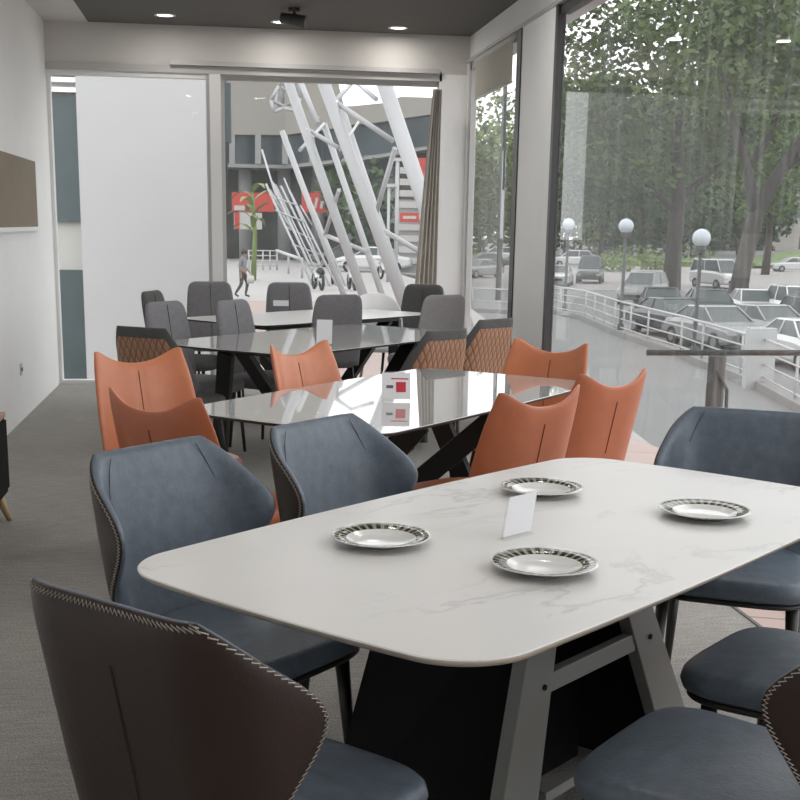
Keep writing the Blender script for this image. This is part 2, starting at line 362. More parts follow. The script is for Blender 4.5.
struct(MB().box((xb, YX, -1.2), (xc+.15, YX+.9, 6)).build('wall_exterior_column', 'panel'))
w = struct(MB().box((xa-2, YX+.12, -1.2), (xb, YX+.4, 6)).build('wall_exterior', 'cream'))
MB().box((xa-2, YX+.06, zx(222)), (xb, YX+.12, zx(94))).build('pane', 'tealpane', w)
MB().box((xa-2, YX+.06, -1.2), (xb, YX+.12, zx(270))).build('pane', 'tealpane', w)
b = MB()
for v in (92, 82, 74, 66): b.box((xa-2, YX, zx(v)), (xb, YX+.12, zx(v-5)))
b.build('louvre', 'whiteplastic', w)
w = struct(MB().box((.012, YB+.04, 0), (1.91, YB+.10, .04)).box((.012, YB+.04, 2.66), (1.91, YB+.10, 2.70)).build('window_2', 'greyframe'))
MB().box((.012, YB+.066, .04), (1.91, YB+.074, 2.66)).build('pane', 'glass', w)
# headrail of the back window
o = MB().box((-.45, YB-.06, 2.762), (1.90, YB-.005, 2.80)).build('blind_headrail', 'greyframe'); tag(o, 'long grey rail under the header above the back window', 'rail')
# right wall
struct(MB().box((XR, YF, 2.88), (XR+.25, YB+.2, ZC)).box((XR-.02, 8.48, 0), (XR+.05, 9.42, 2.88)).build('wall_right', 'wall'))
struct(MB().box((XR-.035, YF, 2.86), (XR+.25, YB, 2.885)).build('trim_6', 'greyframe'))
struct(MB().box((XR-.03, 9.42, 0), (XR+.05, 9.55, 2.86)).build('trim_7', 'blackframe'))
w = struct(MB().box((XR, 9.55, 0), (XR+.06, 11.5, .05)).box((XR, 9.55, 2.80), (XR+.06, 11.5, 2.86)).box((XR, 11.46, 0), (XR+.05, 11.5, 2.86)).build('window_3', 'greyframe'))
MB().box((XR+.026, 9.55, .05), (XR+.034, 11.46, 2.80)).build('pane', 'glassR', w)
w = struct(MB().box((XR-.02, 8.42, 0), (XR+.035, 8.48, 2.86)).box((XR, -2.9, 0), (XR+.06, 8.42, .03)).box((XR, -2.9, 2.80), (XR+.06, 8.42, 2.86)).box((XR, .9, 0), (XR+.06, .98, 2.86)).build('window_4', 'blackframe'))
MB().box((XR+.02, .98, .03), (XR+.028, 8.42, 2.80)).box((XR+.02, -2.9, .03), (XR+.028, .9, 2.80)).build('pane', 'glassR', w)
struct(MB().box((XR, YF, 0), (XR+.25, -2.9, 2.88)).build('wall_right_end', 'wall'))
# front wall behind the camera, with a narrow glazed door
struct(MB().box((XL-.2, YF-.2, -.12), (.9, YF, ZC+.2)).box((.9, YF-.2, 2.2), (1.8, YF, ZC+.2)).box((1.8, YF-.2, -.12), (XR+.25, YF, ZC+.2)).build('wall_front', 'wall'))
w = struct(MB().box((.9, YF-.14, 0), (.96, YF-.06, 2.2)).box((1.74, YF-.14, 0), (1.8, YF-.06, 2.2)).box((.96, YF-.14, 0), (1.74, YF-.06, .08)).build('door_1', 'blackframe'))
MB().box((.96, YF-.104, .08), (1.74, YF-.096, 2.2)).build('pane', 'glass', w)
# roller blind
t = thing('roller_blind', 'beige roller blind half lowered in front of the narrow right hand window', 'blind', (XR-.045, 10.34, 2.50))
MB().box((0, -.70, .015), (.006, .70, .31)).build('blind_cloth', 'blind', t)
MB().tube([(.003, -.70, .008), (.003, .70, .008)], .010, 8).build('bottom_bar', 'greyframe', t)
MB().tube([(.003, -.72, .325), (.003, .72, .325)], .022, 12).build('roller', 'greyframe', t)
# curtain
def curtain():
    V = []; nx, nz = 90, 16
    for k in range(2):
        for j in range(nz+1):
            z = .02 + 2.6*j/nz; t = j/nz
            x0 = 1.66 + .17*t**1.3; x1 = 1.915-.01
            for i in range(nx+1):
                s_ = i/nx; x = x0+(x1-x0)*s_
                y = YB-.17 +   .05*sin(s_*2*pi*5.0 + .6*sin(3*t)) *(1-.35*t) + (.006 if k else 0)
                V.append((x, y, z))
    W = nx+1; o1 = W*(nz+1); Fs = []
    for j in range(nz):
        for i in range(nx):
            a = j*W+i; Fs.append((a, a+1, a+W+1, a+W)); Fs.append((o1+a, o1+a+W, o1+a+W+1, o1+a+1))
    for j in range(nz):
        a = j*W; Fs.append((a, a+W, o1+a+W, o1+a)); a += nx; Fs.append((a, o1+a, o1+a+W, a+W))
    return MB().add(V, Fs, True)
tag(curtain().build('curtain', 'curtain'), 'grey brown pleated curtain gathered beside the corner pillar', 'curtain')
# board on the left wall
t = thing('wall_board', 'brown rectangular board mounted on the white left wall', 'board', (XL, 9.55, 1.389))
MB().box((0, -1.0, 0), (.02, 1.0, .50)).build('board', 'brownboard', t)
MB().box((0, -1.02, -.03), (.04, 1.02, 0)).build('ledge', 'wall', t, label='white ledge')
t = thing('wall_socket', 'small socket plate low on the white left wall', 'socket', (XL, 9.46, .33))
MB().box((0, -.04, 0), (.008, .04, .085)).build('plate', 'greyframe', t, bevel=.002); MB().box((.008, -.02, .03), (.014, .02, .055)).build('switch', 'dgrey', t)
# cabinet
t = thing('sideboard', 'low black sideboard with wooden top and tapered oak legs by the left wall', 'sideboard', (-1.245, 5.62, 0))
MB().box((-.19, -.6, .14), (.17, .6, .51)).build('body', 'black', t, bevel=.004)
MB().box((-.195, -.605, .51), (.175, .605, .535)).build('top', 'woodtop', t, bevel=.002)
MB().box((.17, -.58, .17), (.182, -.01, .50)).build('door', 'black', t); MB().box((.17, .01, .17), (.182, .58, .50)).build('door', 'black', t)
for sx in (-1, 1):
    for sy in (-1, 1): MB().tube([(sx*.13, sy*.52, .15), (sx*.165+.01, sy*.575, 0)], [.024, .013], 12).build('leg', 'oak', t)
# ceiling fittings
t0 = thing('ceiling_downlight', 'first round recessed downlight from the left in the dark ceiling', 'ceiling light', (-.462, 11.03, ZC), 0, 'round recessed ceiling downlights')
MB().lathe([(.085,0),(.088,-.006),(.066,-.008),(.062,-.002)], 28).build('rim', 'whiteplastic', t0)
MB().lathe([(.0005,-.004),(.063,-.004)], 28).build('lens', 'lamp', t0)
LIGHTS = [(.488, 11.15), (1.486, 11.22)]
dup(t0, (.488,11.15,ZC), 0, 'middle round recessed downlight of the row along the back of the dark ceiling')
dup(t0, (1.486,11.22,ZC), 0, 'round recessed downlight nearest the corner pillar in the dark ceiling')
t = thing('ceiling_spotlight', 'black spotlight hanging from the dark ceiling', 'spotlight', (.56, 10.45, ZC))
MB().tube([(0,0,0),(0,0,-.03)], .045, 16).build('base', 'blackframe', t); MB().tube([(0,0,-.03),(0,0,-.07)], .012, 8).build('stem', 'blackframe', t)
MB().tube([(-.10,.03,-.07),(.09,-.03,-.105)], [.04,.05], 18).build('lamp_head', 'blackframe', t)

# ------------------------------------------------------------------ chairs
def interp(tab, t):
    # tab: list of (t, value); smooth interpolation
    for i in range(len(tab)-1):
        if t <= tab[i+1][0]:
            a, b = tab[i], tab[i+1]; k = (t-a[0])/(b[0]-a[0])
            p0 = tab[max(i-1,0)]; p3 = tab[min(i+2,len(tab)-1)]
            m0 = (b[1]-p0[1])/(b[0]-p0[0])*(b[0]-a[0]); m1 = (p3[1]-a[1])/(p3[0]-a[0])*(b[0]-a[0])
            return (2*k**3-3*k*k+1)*a[1]+(k**3-2*k*k+k)*m0+(-2*k**3+3*k*k)*b[1]+(k**3-k*k)*m1
    return tab[-1][1]
class Sheet:
    def __init__(s, outline, c, r, lean, y0, z0, phimax=70, ear=0, sag=0, cgrow=0):
        s.o = outline; s.c = c; s.r = r; s.lean = lean; s.y0 = y0; s.z0 = z0; s.pm = RD(phimax); s.ear = ear; s.sag = sag; s.cg = cgrow
    def pos(s, u, t):                     # u in -1..1, t in 0..1
        z1 = s.o[-1][0]; z = s.z0 + (z1-s.z0)*t
        a = u*interp(s.o, z)
        sa = abs(a); sg = 1 if a >= 0 else -1; c = s.c + s.cg*t
        if sa <= c: x, y = sa, 0
        else:
            ph = (sa-c)/s.r
            if ph <= s.pm: x = c+s.r*sin(ph); y = s.r*(1-cos(ph))
            else:
                e = (ph-s.pm)*s.r; x = c+s.r*sin(s.pm)+e*cos(s.pm); y = s.r*(1-cos(s.pm))+e*sin(s.pm)
        zz = z + s.ear*(abs(u)**2.2*(1-.34*abs(u)**7))*t**3 - s.sag*(u*u)*t**6
        return Vector((sg*x, s.y0 + y - (zz-s.z0)*s.lean, zz))
    def nrm(s, u, t):
        e = .01; a = s.pos(min(u+e,1), t)-s.pos(max(u-e,-1), t); b = s.pos(u, min(t+e,1))-s.pos(u, max(t-e,0))
        return b.cross(a).normalized()    # forward (+Y)
    def surf(s, u, t, off):
        return s.pos(u, t) + s.nrm(u, t)*off
    def make(s, Ti, To, nu=28, nt=20, umax=1., tmin=0, puff=None):
        us = [sin(pi/2*(-1+2*i/nu))*umax for i in range(nu+1)]; ts = [tmin+(1-tmin)*sin(pi/2*j/nt) for j in range(nt+1)]
        W = nu+1
        def prof(u, t, T):
            k = sqrt(max(0,(1-abs(u)**9)))*sqrt(max(0,1-t**16)); return T*(.12+.88*k) if T else 0
        mid = [s.pos(u, t) for t in ts for u in us]
        inn = [s.surf(u, t, prof(u,t,Ti)+(puff(u,t) if puff else 0)) for t in ts for u in us]
        out = [s.surf(u, t, -prof(u,t,To)) for t in ts for u in us]
        def shell(A, B, flip):
            n = len(A); Fs = []
            for j in range(nt):
                for i in range(nu):
                    a = j*W+i; q = (a, a+1, a+W+1, a+W); Fs.append(q if not flip else q[::-1]); Fs.append(tuple(x+n for x in (q[::-1] if not flip else q)))
            for j in range(nt):
                a = j*W; q = (a, a+W, n+a+W, n+a); Fs.append(q if not flip else q[::-1]); a += nu; q = (a, n+a, n+a+W, a+W); Fs.append(q if not flip else q[::-1])
            for i in range(nu):
                a = nt*W+i; q = (a, a+1, n+a+1, n+a); Fs.append(q if not flip else q[::-1]); a = i; q = (a, n+a, n+a+1, a+1); Fs.append(q if not flip else q[::-1])
            return MB().add(A+B, Fs, True)
        return shell(mid, inn, True), shell(mid, out, False)
def cushion(wf, wb, d, z0, z1, yc=0, dome=.012, p=4, n=48, top_only=False):
    def ring(sc, z, inset):
        R = []
        for j in range(n):
            t = 2*pi*j/n; ct, st = cos(t), sin(t)
            x = abs(ct)**(2/p)*(1 if ct >= 0 else -1); y = abs(st)**(2/p)*(1 if st >= 0 else -1)
            w = (wf*(1+y)/2 + wb*(1-y)/2)
            R.append(Vector((x*(w/2-inset)*sc, yc + y*(d/2-inset)*sc, z)))
        return R
    h = z1-z0; rings = [ring(.02, z0, .0), ring(1, z0, .02), ring(1, z0+h*.15, .006), ring(1, z0+h*.45, 0), ring(1, z0+h*.75, .004), ring(1, z0+h*.93, .014), ring(1, z1, .03), ring(.8, z1+dome*.5, .03), ring(.45, z1+dome*.9, .03), ring(.02, z1+dome, .0)]
    return MB().loft(rings)
def leg4(t, name, m, ax, ay, zt, bx, by, r0, r1, n=12, y=0):
    for sx in (-1, 1):
        for sy in (-1, 1): MB().tube([(sx*ax, y+sy*ay, zt), (sx*bx, y+sy*by, 0)], [r0, r1], n).build(name, m, t)
def linepath(sh, pts, off, r, mname, name, parent, n=6):
    MB().tube([sh.surf(u, t, off) for u, t in pts], r, n).build(name, mname, parent)

def wing_chair():
    t = thing('wing_dining_chair', '', 'chair', (0,0,-50))
    sh = Sheet([(.42,.205),(.50,.225),(.59,.29),(.67,.355),(.715,.372),(.755,.352),(.81,.29),(.862,.228),(.888,.19)], .13, .125, .20, -.215, .42, 72)
    inn, out = sh.make(.028, .012, 36, 26)
    inn.build('backrest', 'blue', t, label='blue grey leather inner backrest'); out.build('back_shell', 'brown', t, label='dark brown leather outer back')
    # zigzag stitching along the edge of the outer shell
    mb = MB(); path = []
    K = 110
    for i in range(K+1): path.append((-1, i/K))
    Kt = 84
    for i in range(1, Kt): path.append((-1+2*i/Kt, 1))
    for i in range(K+1): path.append((1, 1-i/K))
    zz = []
    for k, (u, v) in enumerate(path):
        e = .003 if k % 2 else .011
        half = interp(sh.o, sh.z0+(sh.o[-1][0]-sh.z0)*v)
        if abs(u) == 1: uu, vv = u*(1-e/half), v
        else: uu, vv = u*.99, 1-e/.45
        kk = sqrt(max(0,(1-abs(uu)**9)))*sqrt(max(0,1-vv**16))
        zz.append(sh.surf(uu, vv, -(.012*(.12+.88*kk)+.0012)))
    mb.tube(zz, .0012, 4); mb.build('stitching', 'stitch', t, label='beige zigzag edge stitching')
    linepath(sh, [(.0, .20+.58*i/14) for i in range(15)], -.0125, .0022, 'seam', 'seam', t)
    for s_ in (-1, 1): linepath(sh, [(s_*(.70-.08*i/10), .96-.2*i/10) for i in range(11)], .0278, .0011, 'seam', 'seam', t)
    st = cushion(.51, .40, .50, .405, .468, .035, .014, 4.5); st.build('seat', 'blue', t)
    cushion(.48, .38, .47, .385, .408, .035, 0, 4.5).build('seat_base', 'blackleg', t)
    leg4(t, 'leg', 'blackleg', .185, .17, .39, .205, .20, .020, .012, 14, .02)
    return t
def ear_chair():
    t = thing('flared_dining_chair', '', 'chair', (0,0,-50))
    sh = Sheet([(.44,.265),(.55,.265),(.66,.26),(.76,.245),(.835,.222)], .07, .24, .24, -.20, .44, 50, ear=.09)
    inn, out = sh.make(.022, .012, 32, 22, puff=lambda u, v: -.006*math.exp(-(u/.06)**2)*(v < .97))
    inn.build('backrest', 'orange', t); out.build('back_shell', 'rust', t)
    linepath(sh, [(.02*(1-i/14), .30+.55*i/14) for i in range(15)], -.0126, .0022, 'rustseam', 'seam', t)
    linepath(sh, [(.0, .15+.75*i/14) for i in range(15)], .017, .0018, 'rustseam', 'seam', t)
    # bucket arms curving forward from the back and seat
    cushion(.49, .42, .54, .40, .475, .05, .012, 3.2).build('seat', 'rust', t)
    leg4(t, 'leg', 'blackleg', .15, .14, .41, .215, .205, .014, .010, 12, .02)
    return t
def quilt_chair():
    t = thing('quilted_dining_chair', '', 'chair', (0,0,-50))
    sh = Sheet([(.42,.20),(.50,.27),(.58,.30),(.68,.275),(.78,.225),(.85,.185),(.885,.165)], .11, .14, .20, -.215, .42, 62)
    inn, out = sh.make(.028, .010, 30, 20)
    inn.build('backrest', 'dgrey', t); out.build('back_shell', 'dgrey', t)
    # quilted inset on the outer back
    s2 = Sheet([(a, b*.80) for a, b in sh.o[:-2]]+[(.83,.155)], .11, .14, .20, -.223, .46, 62)
    V = []; nu, nt = 20, 16
    for j in range(nt+1):
        for i in range(nu+1):
            u = -1+2*i/nu; v = j/nt; V.append(s2.surf(u, v, -.0115 - .004*sqrt(max(0,1-u**6))*sqrt(max(0,1-(2*v-1)**8))))
    Fs = [(j*(nu+1)+i, j*(nu+1)+i+1, (j+1)*(nu+1)+i+1, (j+1)*(nu+1)+i) for j in range(nt) for i in range(nu)]
    MB().add(V, Fs, True).build('quilted_panel', 'quilt', t, label='tan quilted leather panel')
    cushion(.49, .40, .46, .405, .475, .02, .012, 4).build('seat', 'dgrey', t)
    leg4(t, 'leg', 'blackleg', .17, .16, .41, .20, .20, .015, .010, 10, .02)
    return t
def high_chair(fab, name='high_back_dining_chair'):
    t = thing(name, '', 'chair', (0,0,-50))
    sh = Sheet([(.42,.205),(.6,.21),(.80,.20),(.90,.185),(.935,.165),(.95,.13)], .12, .30, .16, -.20, .42, 40)
    inn, out = sh.make(.030, .014, 26, 20); inn.build('backrest', fab, t); out.build('back_shell', fab, t)
    linepath(sh, [(.0, .10+.85*i/14) for i in range(15)], .0305, .002, 'seam', 'seam', t)
    cushion(.46, .42, .45, .40, .48, .02, .012, 4).build('seat', fab, t)
    leg4(t, 'leg', 'blackleg', .17, .16, .41, .19, .19, .013, .010, 10, .02)
    return t
def shell_chair():
    t = thing('shell_dining_chair', '', 'chair', (0,0,-50))
    sh = Sheet([(.42,.20),(.55,.245),(.70,.24),(.80,.20),(.86,.12),(.885,.03)], .04, .28, .16, -.18, .42, 55)
    inn, out = sh.make(.008, .006, 24, 18); inn.build('backrest', 'whiteplastic', t); out.build('back_shell', 'whiteplastic', t)
    cushion(.44, .42, .42, .42, .45, .02, .0, 3).build('seat', 'whiteplastic', t)
    leg4(t, 'leg', 'oak', .12, .12, .43, .20, .20, .014, .010, 10, .02)
    return t
protos = {'W': wing_chair(), 'O': ear_chair(), 'Q': quilt_chair(), 'G': high_chair('grey'), 'GL': high_chair('lgrey'), 'GD': high_chair('dgrey'), 'S': shell_chair()}
BACKY = {'W': .30, 'O': .29, 'Q': .305, 'G': .285, 'GL': .285, 'GD': .285, 'S': .24}
used = set()
def chair(kind, bx, by, deg, label, group=None, off=None):
    """bx, by: plan position of the middle of the back's top edge; deg: facing direction (0 = +X, 90 = +Y)"""
    a = RD(deg); k = BACKY[kind] if off is None else off
    loc = (bx+cos(a)*k, by+sin(a)*k, 0); rz = a-pi/2
    if kind not in used:
        used.add(kind); o = protos[kind]; o.location = loc; o.rotation_euler = (0,0,rz); o['label'] = label
        if group: o['group'] = group
        return o
    return dup(protos[kind], loc, rz, label, group)
g = 'blue grey wing chairs around the front marble table'
chair('W', -.185, 1.86, 45, 'wing chair at bottom left with its brown stitched back to the viewer', g)
chair('W', -.205, 3.24, -43, 'blue grey wing chair behind the left corner of the front marble table', g)
chair('W', .245, 3.64, -43, 'blue grey wing chair at the far side of the front marble table', g)
chair('W', 1.68, 3.82, 243, 'dark wing chair by the large window at the far end of the front table', g)
chair('W', 1.57, 2.37, 134, 'wing chair at the right edge of the view, only its blue grey seat showing', g)
chair('W', 1.18, 1.87, 136, 'wing chair at bottom right with large blue grey seat and sliver of brown back', g)
g = 'orange leather chairs around the glossy marble table'
chair('O', -.40, 5.66, -58, 'orange dining chair with flared ears at far left corner of the glossy table', g)
chair('O', -.26, 4.18, 48, 'orange dining chair seen from behind, directly behind the left blue grey wing chair', g)
chair('O', .325, 6.02, -43, 'orange dining chair standing between the glossy table and the grey marble table', g)
chair('O', 1.635, 6.19, 226, 'rust orange dining chair at the window end of the glossy table, facing the viewer', g)
chair('O', 1.11, 4.27, 124, 'orange dining chair seen from behind right beyond the front marble table', g)
chair('O', 1.55, 4.83, 124, 'orange dining chair seen from behind, closest to the large window', g)
g = 'dark chairs with quilted tan backs around the grey marble table'
chair('Q', -.465, 6.98, 56, 'dark chair with tan back at the left end of the grey marble table', g)
chair('Q', 1.226, 6.93, 128, 'quilted tan backed chair farther from the window pillar, left of its twin', g)
chair('Q', 1.69, 7.79, 128, 'quilted tan backed chair with dark rim directly before the window pillar', g)
g = 'high backed grey fabric chairs around the far tables'
chair('G', -.40, 8.22, -38, 'grey high backed chair nearest the white partition at the grey marble table', g)
chair('G', .03, 8.45, -36, 'grey high backed chair with centre seam beside the middle left of the grey marble table', g)
chair('GD', -.55, 9.45, -20, 'charcoal high backed chair against the white partition', g)
chair('G', -.14, 11.05, -80, 'grey high backed chair in front of the white window post', g)
chair('G', .54, 11.05, -85, 'grey high backed chair facing the viewer in the middle of the back window', g)
chair('G', .82, 9.20, 110, 'grey high backed chair seen from behind at the near side of the white far table', g)
chair('GD', 1.72, 10.95, 238, 'charcoal high backed chair below the curtain', g)
chair('GL', 1.62, 9.30, 115, 'light grey high backed chair beside the corner pillar', g)
chair('S', 1.26, 10.75, -90, 'white rounded shell chair behind the far white table', None)

# ------------------------------------------------------------------ tables
def topoutline(a, b, r, bowx, bowy, n=10):
    P = []
    for cx, cy, a0 in ((a-r,b-r,0),(-(a-r),b-r,90),(-(a-r),-(b-r),180),(a-r,-(b-r),270)):
        for i in range(n+1):
            t = RD(a0+90*i/n); P.append((cx+r*cos(t), cy+r*sin(t)))
    Q = []
    for k in range(len(P)):
        p, q = P[k], P[(k+1)%len(P)]; L_ = sqrt((p[0]-q[0])**2+(p[1]-q[1])**2); m_ = max(1, int(L_/.06))
        for i in range(m_): Q.append((p[0]+(q[0]-p[0])*i/m_, p[1]+(q[1]-p[1])*i/m_))
    return [(x*(1+bowx*(1-(y/b)**2)), y*(1+bowy*(1-(x/a)**2))) for x, y in Q]
def tabletop(t, out, z1, th, m, medge):
    def ins(d): 
        return [(x*(1-d/ max(.1,sqrt(x*x+y*y))), y*(1-d/max(.1,sqrt(x*x+y*y)))) for x, y in out]
    mb = MB(); rings = [[(x,y,z1-th) for x,y in ins(.012)], [(x,y,z1-th*.5) for x,y in ins(.002)], [(x,y,z1-.002) for x,y in out], [(x,y,z1) for x,y in ins(.003)]]
    n = len(out); V = [p for r in rings for p in r]
    mb.add(V, [(i*n+j, i*n+(j+1)%n, (i+1)*n+(j+1)%n, (i+1)*n+j) for i in (0,1) for j in range(n)], True, 1)
    mb.f += [(2*n+j, 2*n+(j+1)%n, 3*n+(j+1)%n, 3*n+j) for j in range(n)]; mb.sm += [False]*n; mb.mi += [0]*n
    mb.f += [tuple(range(3*n,4*n)), tuple(reversed(range(n)))]; mb.sm += [False]*2; mb.mi += [0,1]
    return mb.build('tabletop', [m, medge], t)
T1A = RD(42.5)
t1 = thing('dining_table', 'large rectangular dining table with thin white marble top, in front', 'table', (.745,2.835,0), T1A)
tabletop(t1, topoutline(.905,.47,.13,.03,.06), .75, .016, 'marble', 'marbleedge')
# two broad black leg panels leaning outwards, each edged with a grey metal post
def lx1(z): return -.27 - .18*(.73-z)
def lx2(z): return .02 + .62*(.73-z)
pn = MB(); pn.hexa([(lx1(0)-.05,-.17,0),(lx1(0)+.0,-.17,0),(-.47,.26,0),(-.52,.26,0),(lx1(.73)-.02,-.17,.732),(lx1(.73)+.03,-.17,.732),(-.17,.26,.732),(-.22,.26,.732)]); pn.build('leg_panel', 'black', t1)
pn = MB(); pn.hexa([(lx2(0),-.17,0),(lx2(0)+.05,-.17,0),(.50,.26,0),(.45,.26,0),(lx2(.73),-.17,.732),(lx2(.73)+.05,-.17,.732),(.20,.26,.732),(.15,.26,.732)]); pn.build('leg_panel', 'black', t1)
for f_, nme in ((lx1,'leg'),(lx2,'leg')):
    MB().hexa([(f_(0)-.085,-.205,0),(f_(0)+.085,-.205,0),(f_(0)+.085,-.17,0),(f_(0)-.085,-.17,0),(f_(.73)-.05,-.205,.732),(f_(.73)+.05,-.205,.732),(f_(.73)+.05,-.17,.732),(f_(.73)-.05,-.17,.732)]).build('leg', 'greyleg', t1, bevel=.003, label='grey metal leg')
MB().box((lx1(.47)+.06,-.20,.455), (lx2(.47)-.06,-.175,.500)).build('crossbar', 'greyleg', t1, bevel=.002)
MB().box((lx1(.28)+.10,-.20,.19), (lx2(.28)-.04,-.175,.215)).build('lower_crossbar', 'greyleg', t1)
MB().box((-.26,.05,.05), (.3,.07,.70)).build('shade_panel', 'black', t1)  # added black sheet standing in for the shade between the legs
for x in (lx1(.47)+.03, lx2(.47)-.0): MB().tube([(x,-.205,.478),(x,-.209,.478)], .007, 8).build('bolt', 'black', t1)

def xtable(name, label, loc, rot, a, b, m, legs):
    t = thing(name, label, 'table', (*loc, 0), rot)
    tabletop(t, topoutline(a, b, .07, .03, .05), .75, .014, m, 'blackframe')
    for p_, q_ in legs: MB().beam(q_, p_, .10, .04, (.9,.1,.2)).build('leg', 'blackleg', t, bevel=.004)
    MB().box((-.72,-.25,.69), (.78,.22,.735)).build('top_frame', 'blackleg', t)
    return t
xtable('dining_table', 'dining table with glossy reflecting marble top among the orange chairs', (.755,5.22), RD(50.5), .93, .475, 'marble2', [((.50,-.27,.70),(.20,.42,.02)),((-.50,.27,.70),(-.20,-.42,.02)),((-.35,-.27,.70),(-.50,.30,.02)),((.62,.27,.70),(.66,-.05,.02))])
xtable('dining_table', 'dining table with grey marble top and slanting black legs, third from the front', (.62,7.95), RD(48), 1.0, .53, 'marble3', [((-.80,.12,.70),(-.70,.28,.02)),((-.66,.12,.70),(.05,.2,.02)),((.78,-.2,.70),(.66,-.3,.02)),((.68,-.2,.70),(-.05,-.2,.02))])
t4 = xtable('dining_table', 'white topped dining table standing farthest back near the glass', (.66,9.85), RD(43), .97, .46, 'white_top', [((-.80,.12,.70),(-.70,.28,.02)),((-.66,.12,.70),(.05,.2,.02)),((.78,-.2,.70),(.66,-.3,.02)),((.68,-.2,.70),(-.05,-.2,.02))])

# ------------------------------------------------------------------ table objects
def T1p(u, v, z=.75): p = gz(u, v, z); return (p.x, p.y, z)
t = thing('dinner_plate', 'white plate with patterned rim at the left of the marble table', 'plate', T1p(381,543), 0, 'patterned plates on the front table')
pr = [(.0005,.004),(.055,.004),(.064,.006),(.080,.014),(.112,.021),(.1135,.020),(.112,.018),(.080,.009),(.06,.0),(.0005,0)]
MB().lathe(pr, 56).build('plate', 'plate', t)
for (u, v, r, l) in ((544,570,1.0,'plate with patterned rim nearest the viewer on the marble table'),(541,493,2.0,'plate with patterned rim farthest back, just behind the paper stand'),(704,516,3.0,'white plate with patterned rim at the window end of the marble table')):
    dup(t, T1p(u, v), r, l)
# acrylic stands
def stand(name, label, loc, rz, w, h, printed=False, tilt=18):
    t = thing(name, label, 'sign holder', loc, rz)
    k = math.tan(RD(tilt))
    MB().hexa([(-w/2,0,.003),(w/2,0,.003),(w/2,.003,.003),(-w/2,.003,.003),(-w/2,h*k,h),(w/2,h*k,h),(w/2,h*k+.003,h),(-w/2,h*k+.003,h)]).build('acrylic_panel', 'acrylic', t)
    MB().box((-w/2,-.01,0),(w/2,h*k+.03,.003)).build('base', 'acrylic', t)
    q = MB(); 
    def P(x, z, o): return (x, z*k-o, z)
    q.add([P(-w/2+.004,.008,.0012),P(w/2-.004,.008,.0012),P(w/2-.004,h-.004,.0012),P(-w/2+.004,h-.004,.0012),P(-w/2+.004,.008,.0004),P(w/2-.004,.008,.0004),P(w/2-.004,h-.004,.0004),P(-w/2+.004,h-.004,.0004)], [(0,1,2,3),(7,6,5,4),(0,4,5,1),(1,5,6,2),(2,6,7,3),(3,7,4,0)])
    q.build('paper', 'paper', t)
    if printed:
        for (x0,x1,z0,z1,mm) in ((-.04,-.012,.05,.062,'darkink'),(.0,.04,.035,.075,'redink'),(-.02,.05,.085,.09,'redink')):
            MB().add([P(x0,z0,.002),P(x1,z0,.002),P(x1,z1,.002),P(x0,z1,.002)], [(0,1,2,3)]).build('print', mm, t)
    return t
stand('sign_holder', 'clear stand with blank white paper leaning on the marble table between the plates', (gz(516,537,.75).x,gz(516,537,.75).y,.75), RD(38), .108, .108, tilt=-9)
p = gz(396,401,.75); stand('sign_holder', 'small printed card stand with red lettering on the glossy table', (p.x,p.y,.75), RD(-6), .125, .115, True, tilt=20)
p = gz(324,345,.75); stand('sign_holder', 'small clear card stand on the grey marble table', (p.x,p.y,.75), RD(-10), .10, .15, tilt=15)
p = gz(281,307,.75); stand('sign_holder', 'tiny card stand on the far white table', (p.x,p.y,.75), 0, .14, .06, tilt=15)

# ------------------------------------------------------------------ outside: ground
ZG, ZP = -2.4, -1.2
struct(MB().box((-150, -60, ZG-.5), (260, 420, ZG)).build('ground', 'asphalt'))
struct(MB().prism([(-120,12.2),(5.0,12.2),(9.5,55),(10,160),(-120,160)], ZG, ZP).build('ground_plaza', 'plaza'))
struct(MB().prism([(-3,14),(4,14),(6,44),(-3,44)], ZP, ZP+.02).build('ground_paving', 'plazapink'))
p = [gz(625,430,0), gz(660,454,0)]
struct(MB().prism([(2.30,-6),(7,-6),(7,6.2),(4.6,7.4),(3.0,7.75),(2.82,8.6),(2.85,12.1),(2.30,12.1)], -.35, -.004).build('ground_terrace', 'pavers'))
struct(MB().prism([(2.30,-6),(6.8,-6),(6.8,6.1),(4.5,7.2),(2.9,7.6),(2.75,8.6),(2.75,12.1),(2.30,12.1)], ZG, -.35).build('wall_terrace', 'concrete'))
struct(MB().prism([(10.5,80),(200,80-25),(200,120),(10.5,130)], ZG, ZG+.03).build('road', 'road'))
def stuffg(name, out, z0, z1, label, m='grass'):
    o = MB().prism(out, z0, z1).build(name, m); tag(o, label, 'grass'); o['kind'] = 'stuff'; return o
stuffg('grass', [(22,134),(57,132),(57,150),(22,165)], ZG, ZG+.5, 'strip of grass beyond the pale road')
# grass bank at right
mb = MB(); r0 = []
for i in range(25):
    x = 50+i*4; h = 4.0*min(1, max(0, (x-58)/26))**.8
    r0.append([(x,118,ZG), (x+1,124,ZG+h*.6), (x+2,132,ZG+h), (x+3,150,ZG+h), (x+3,150,ZG-.2), (x,118,ZG-.2)])
mb.loft(r0, True, True); o = mb.build('grass_bank', 'grass'); tag(o, 'bright green grassy bank rising beyond the road at right', 'grass'); o['kind'] = 'stuff'
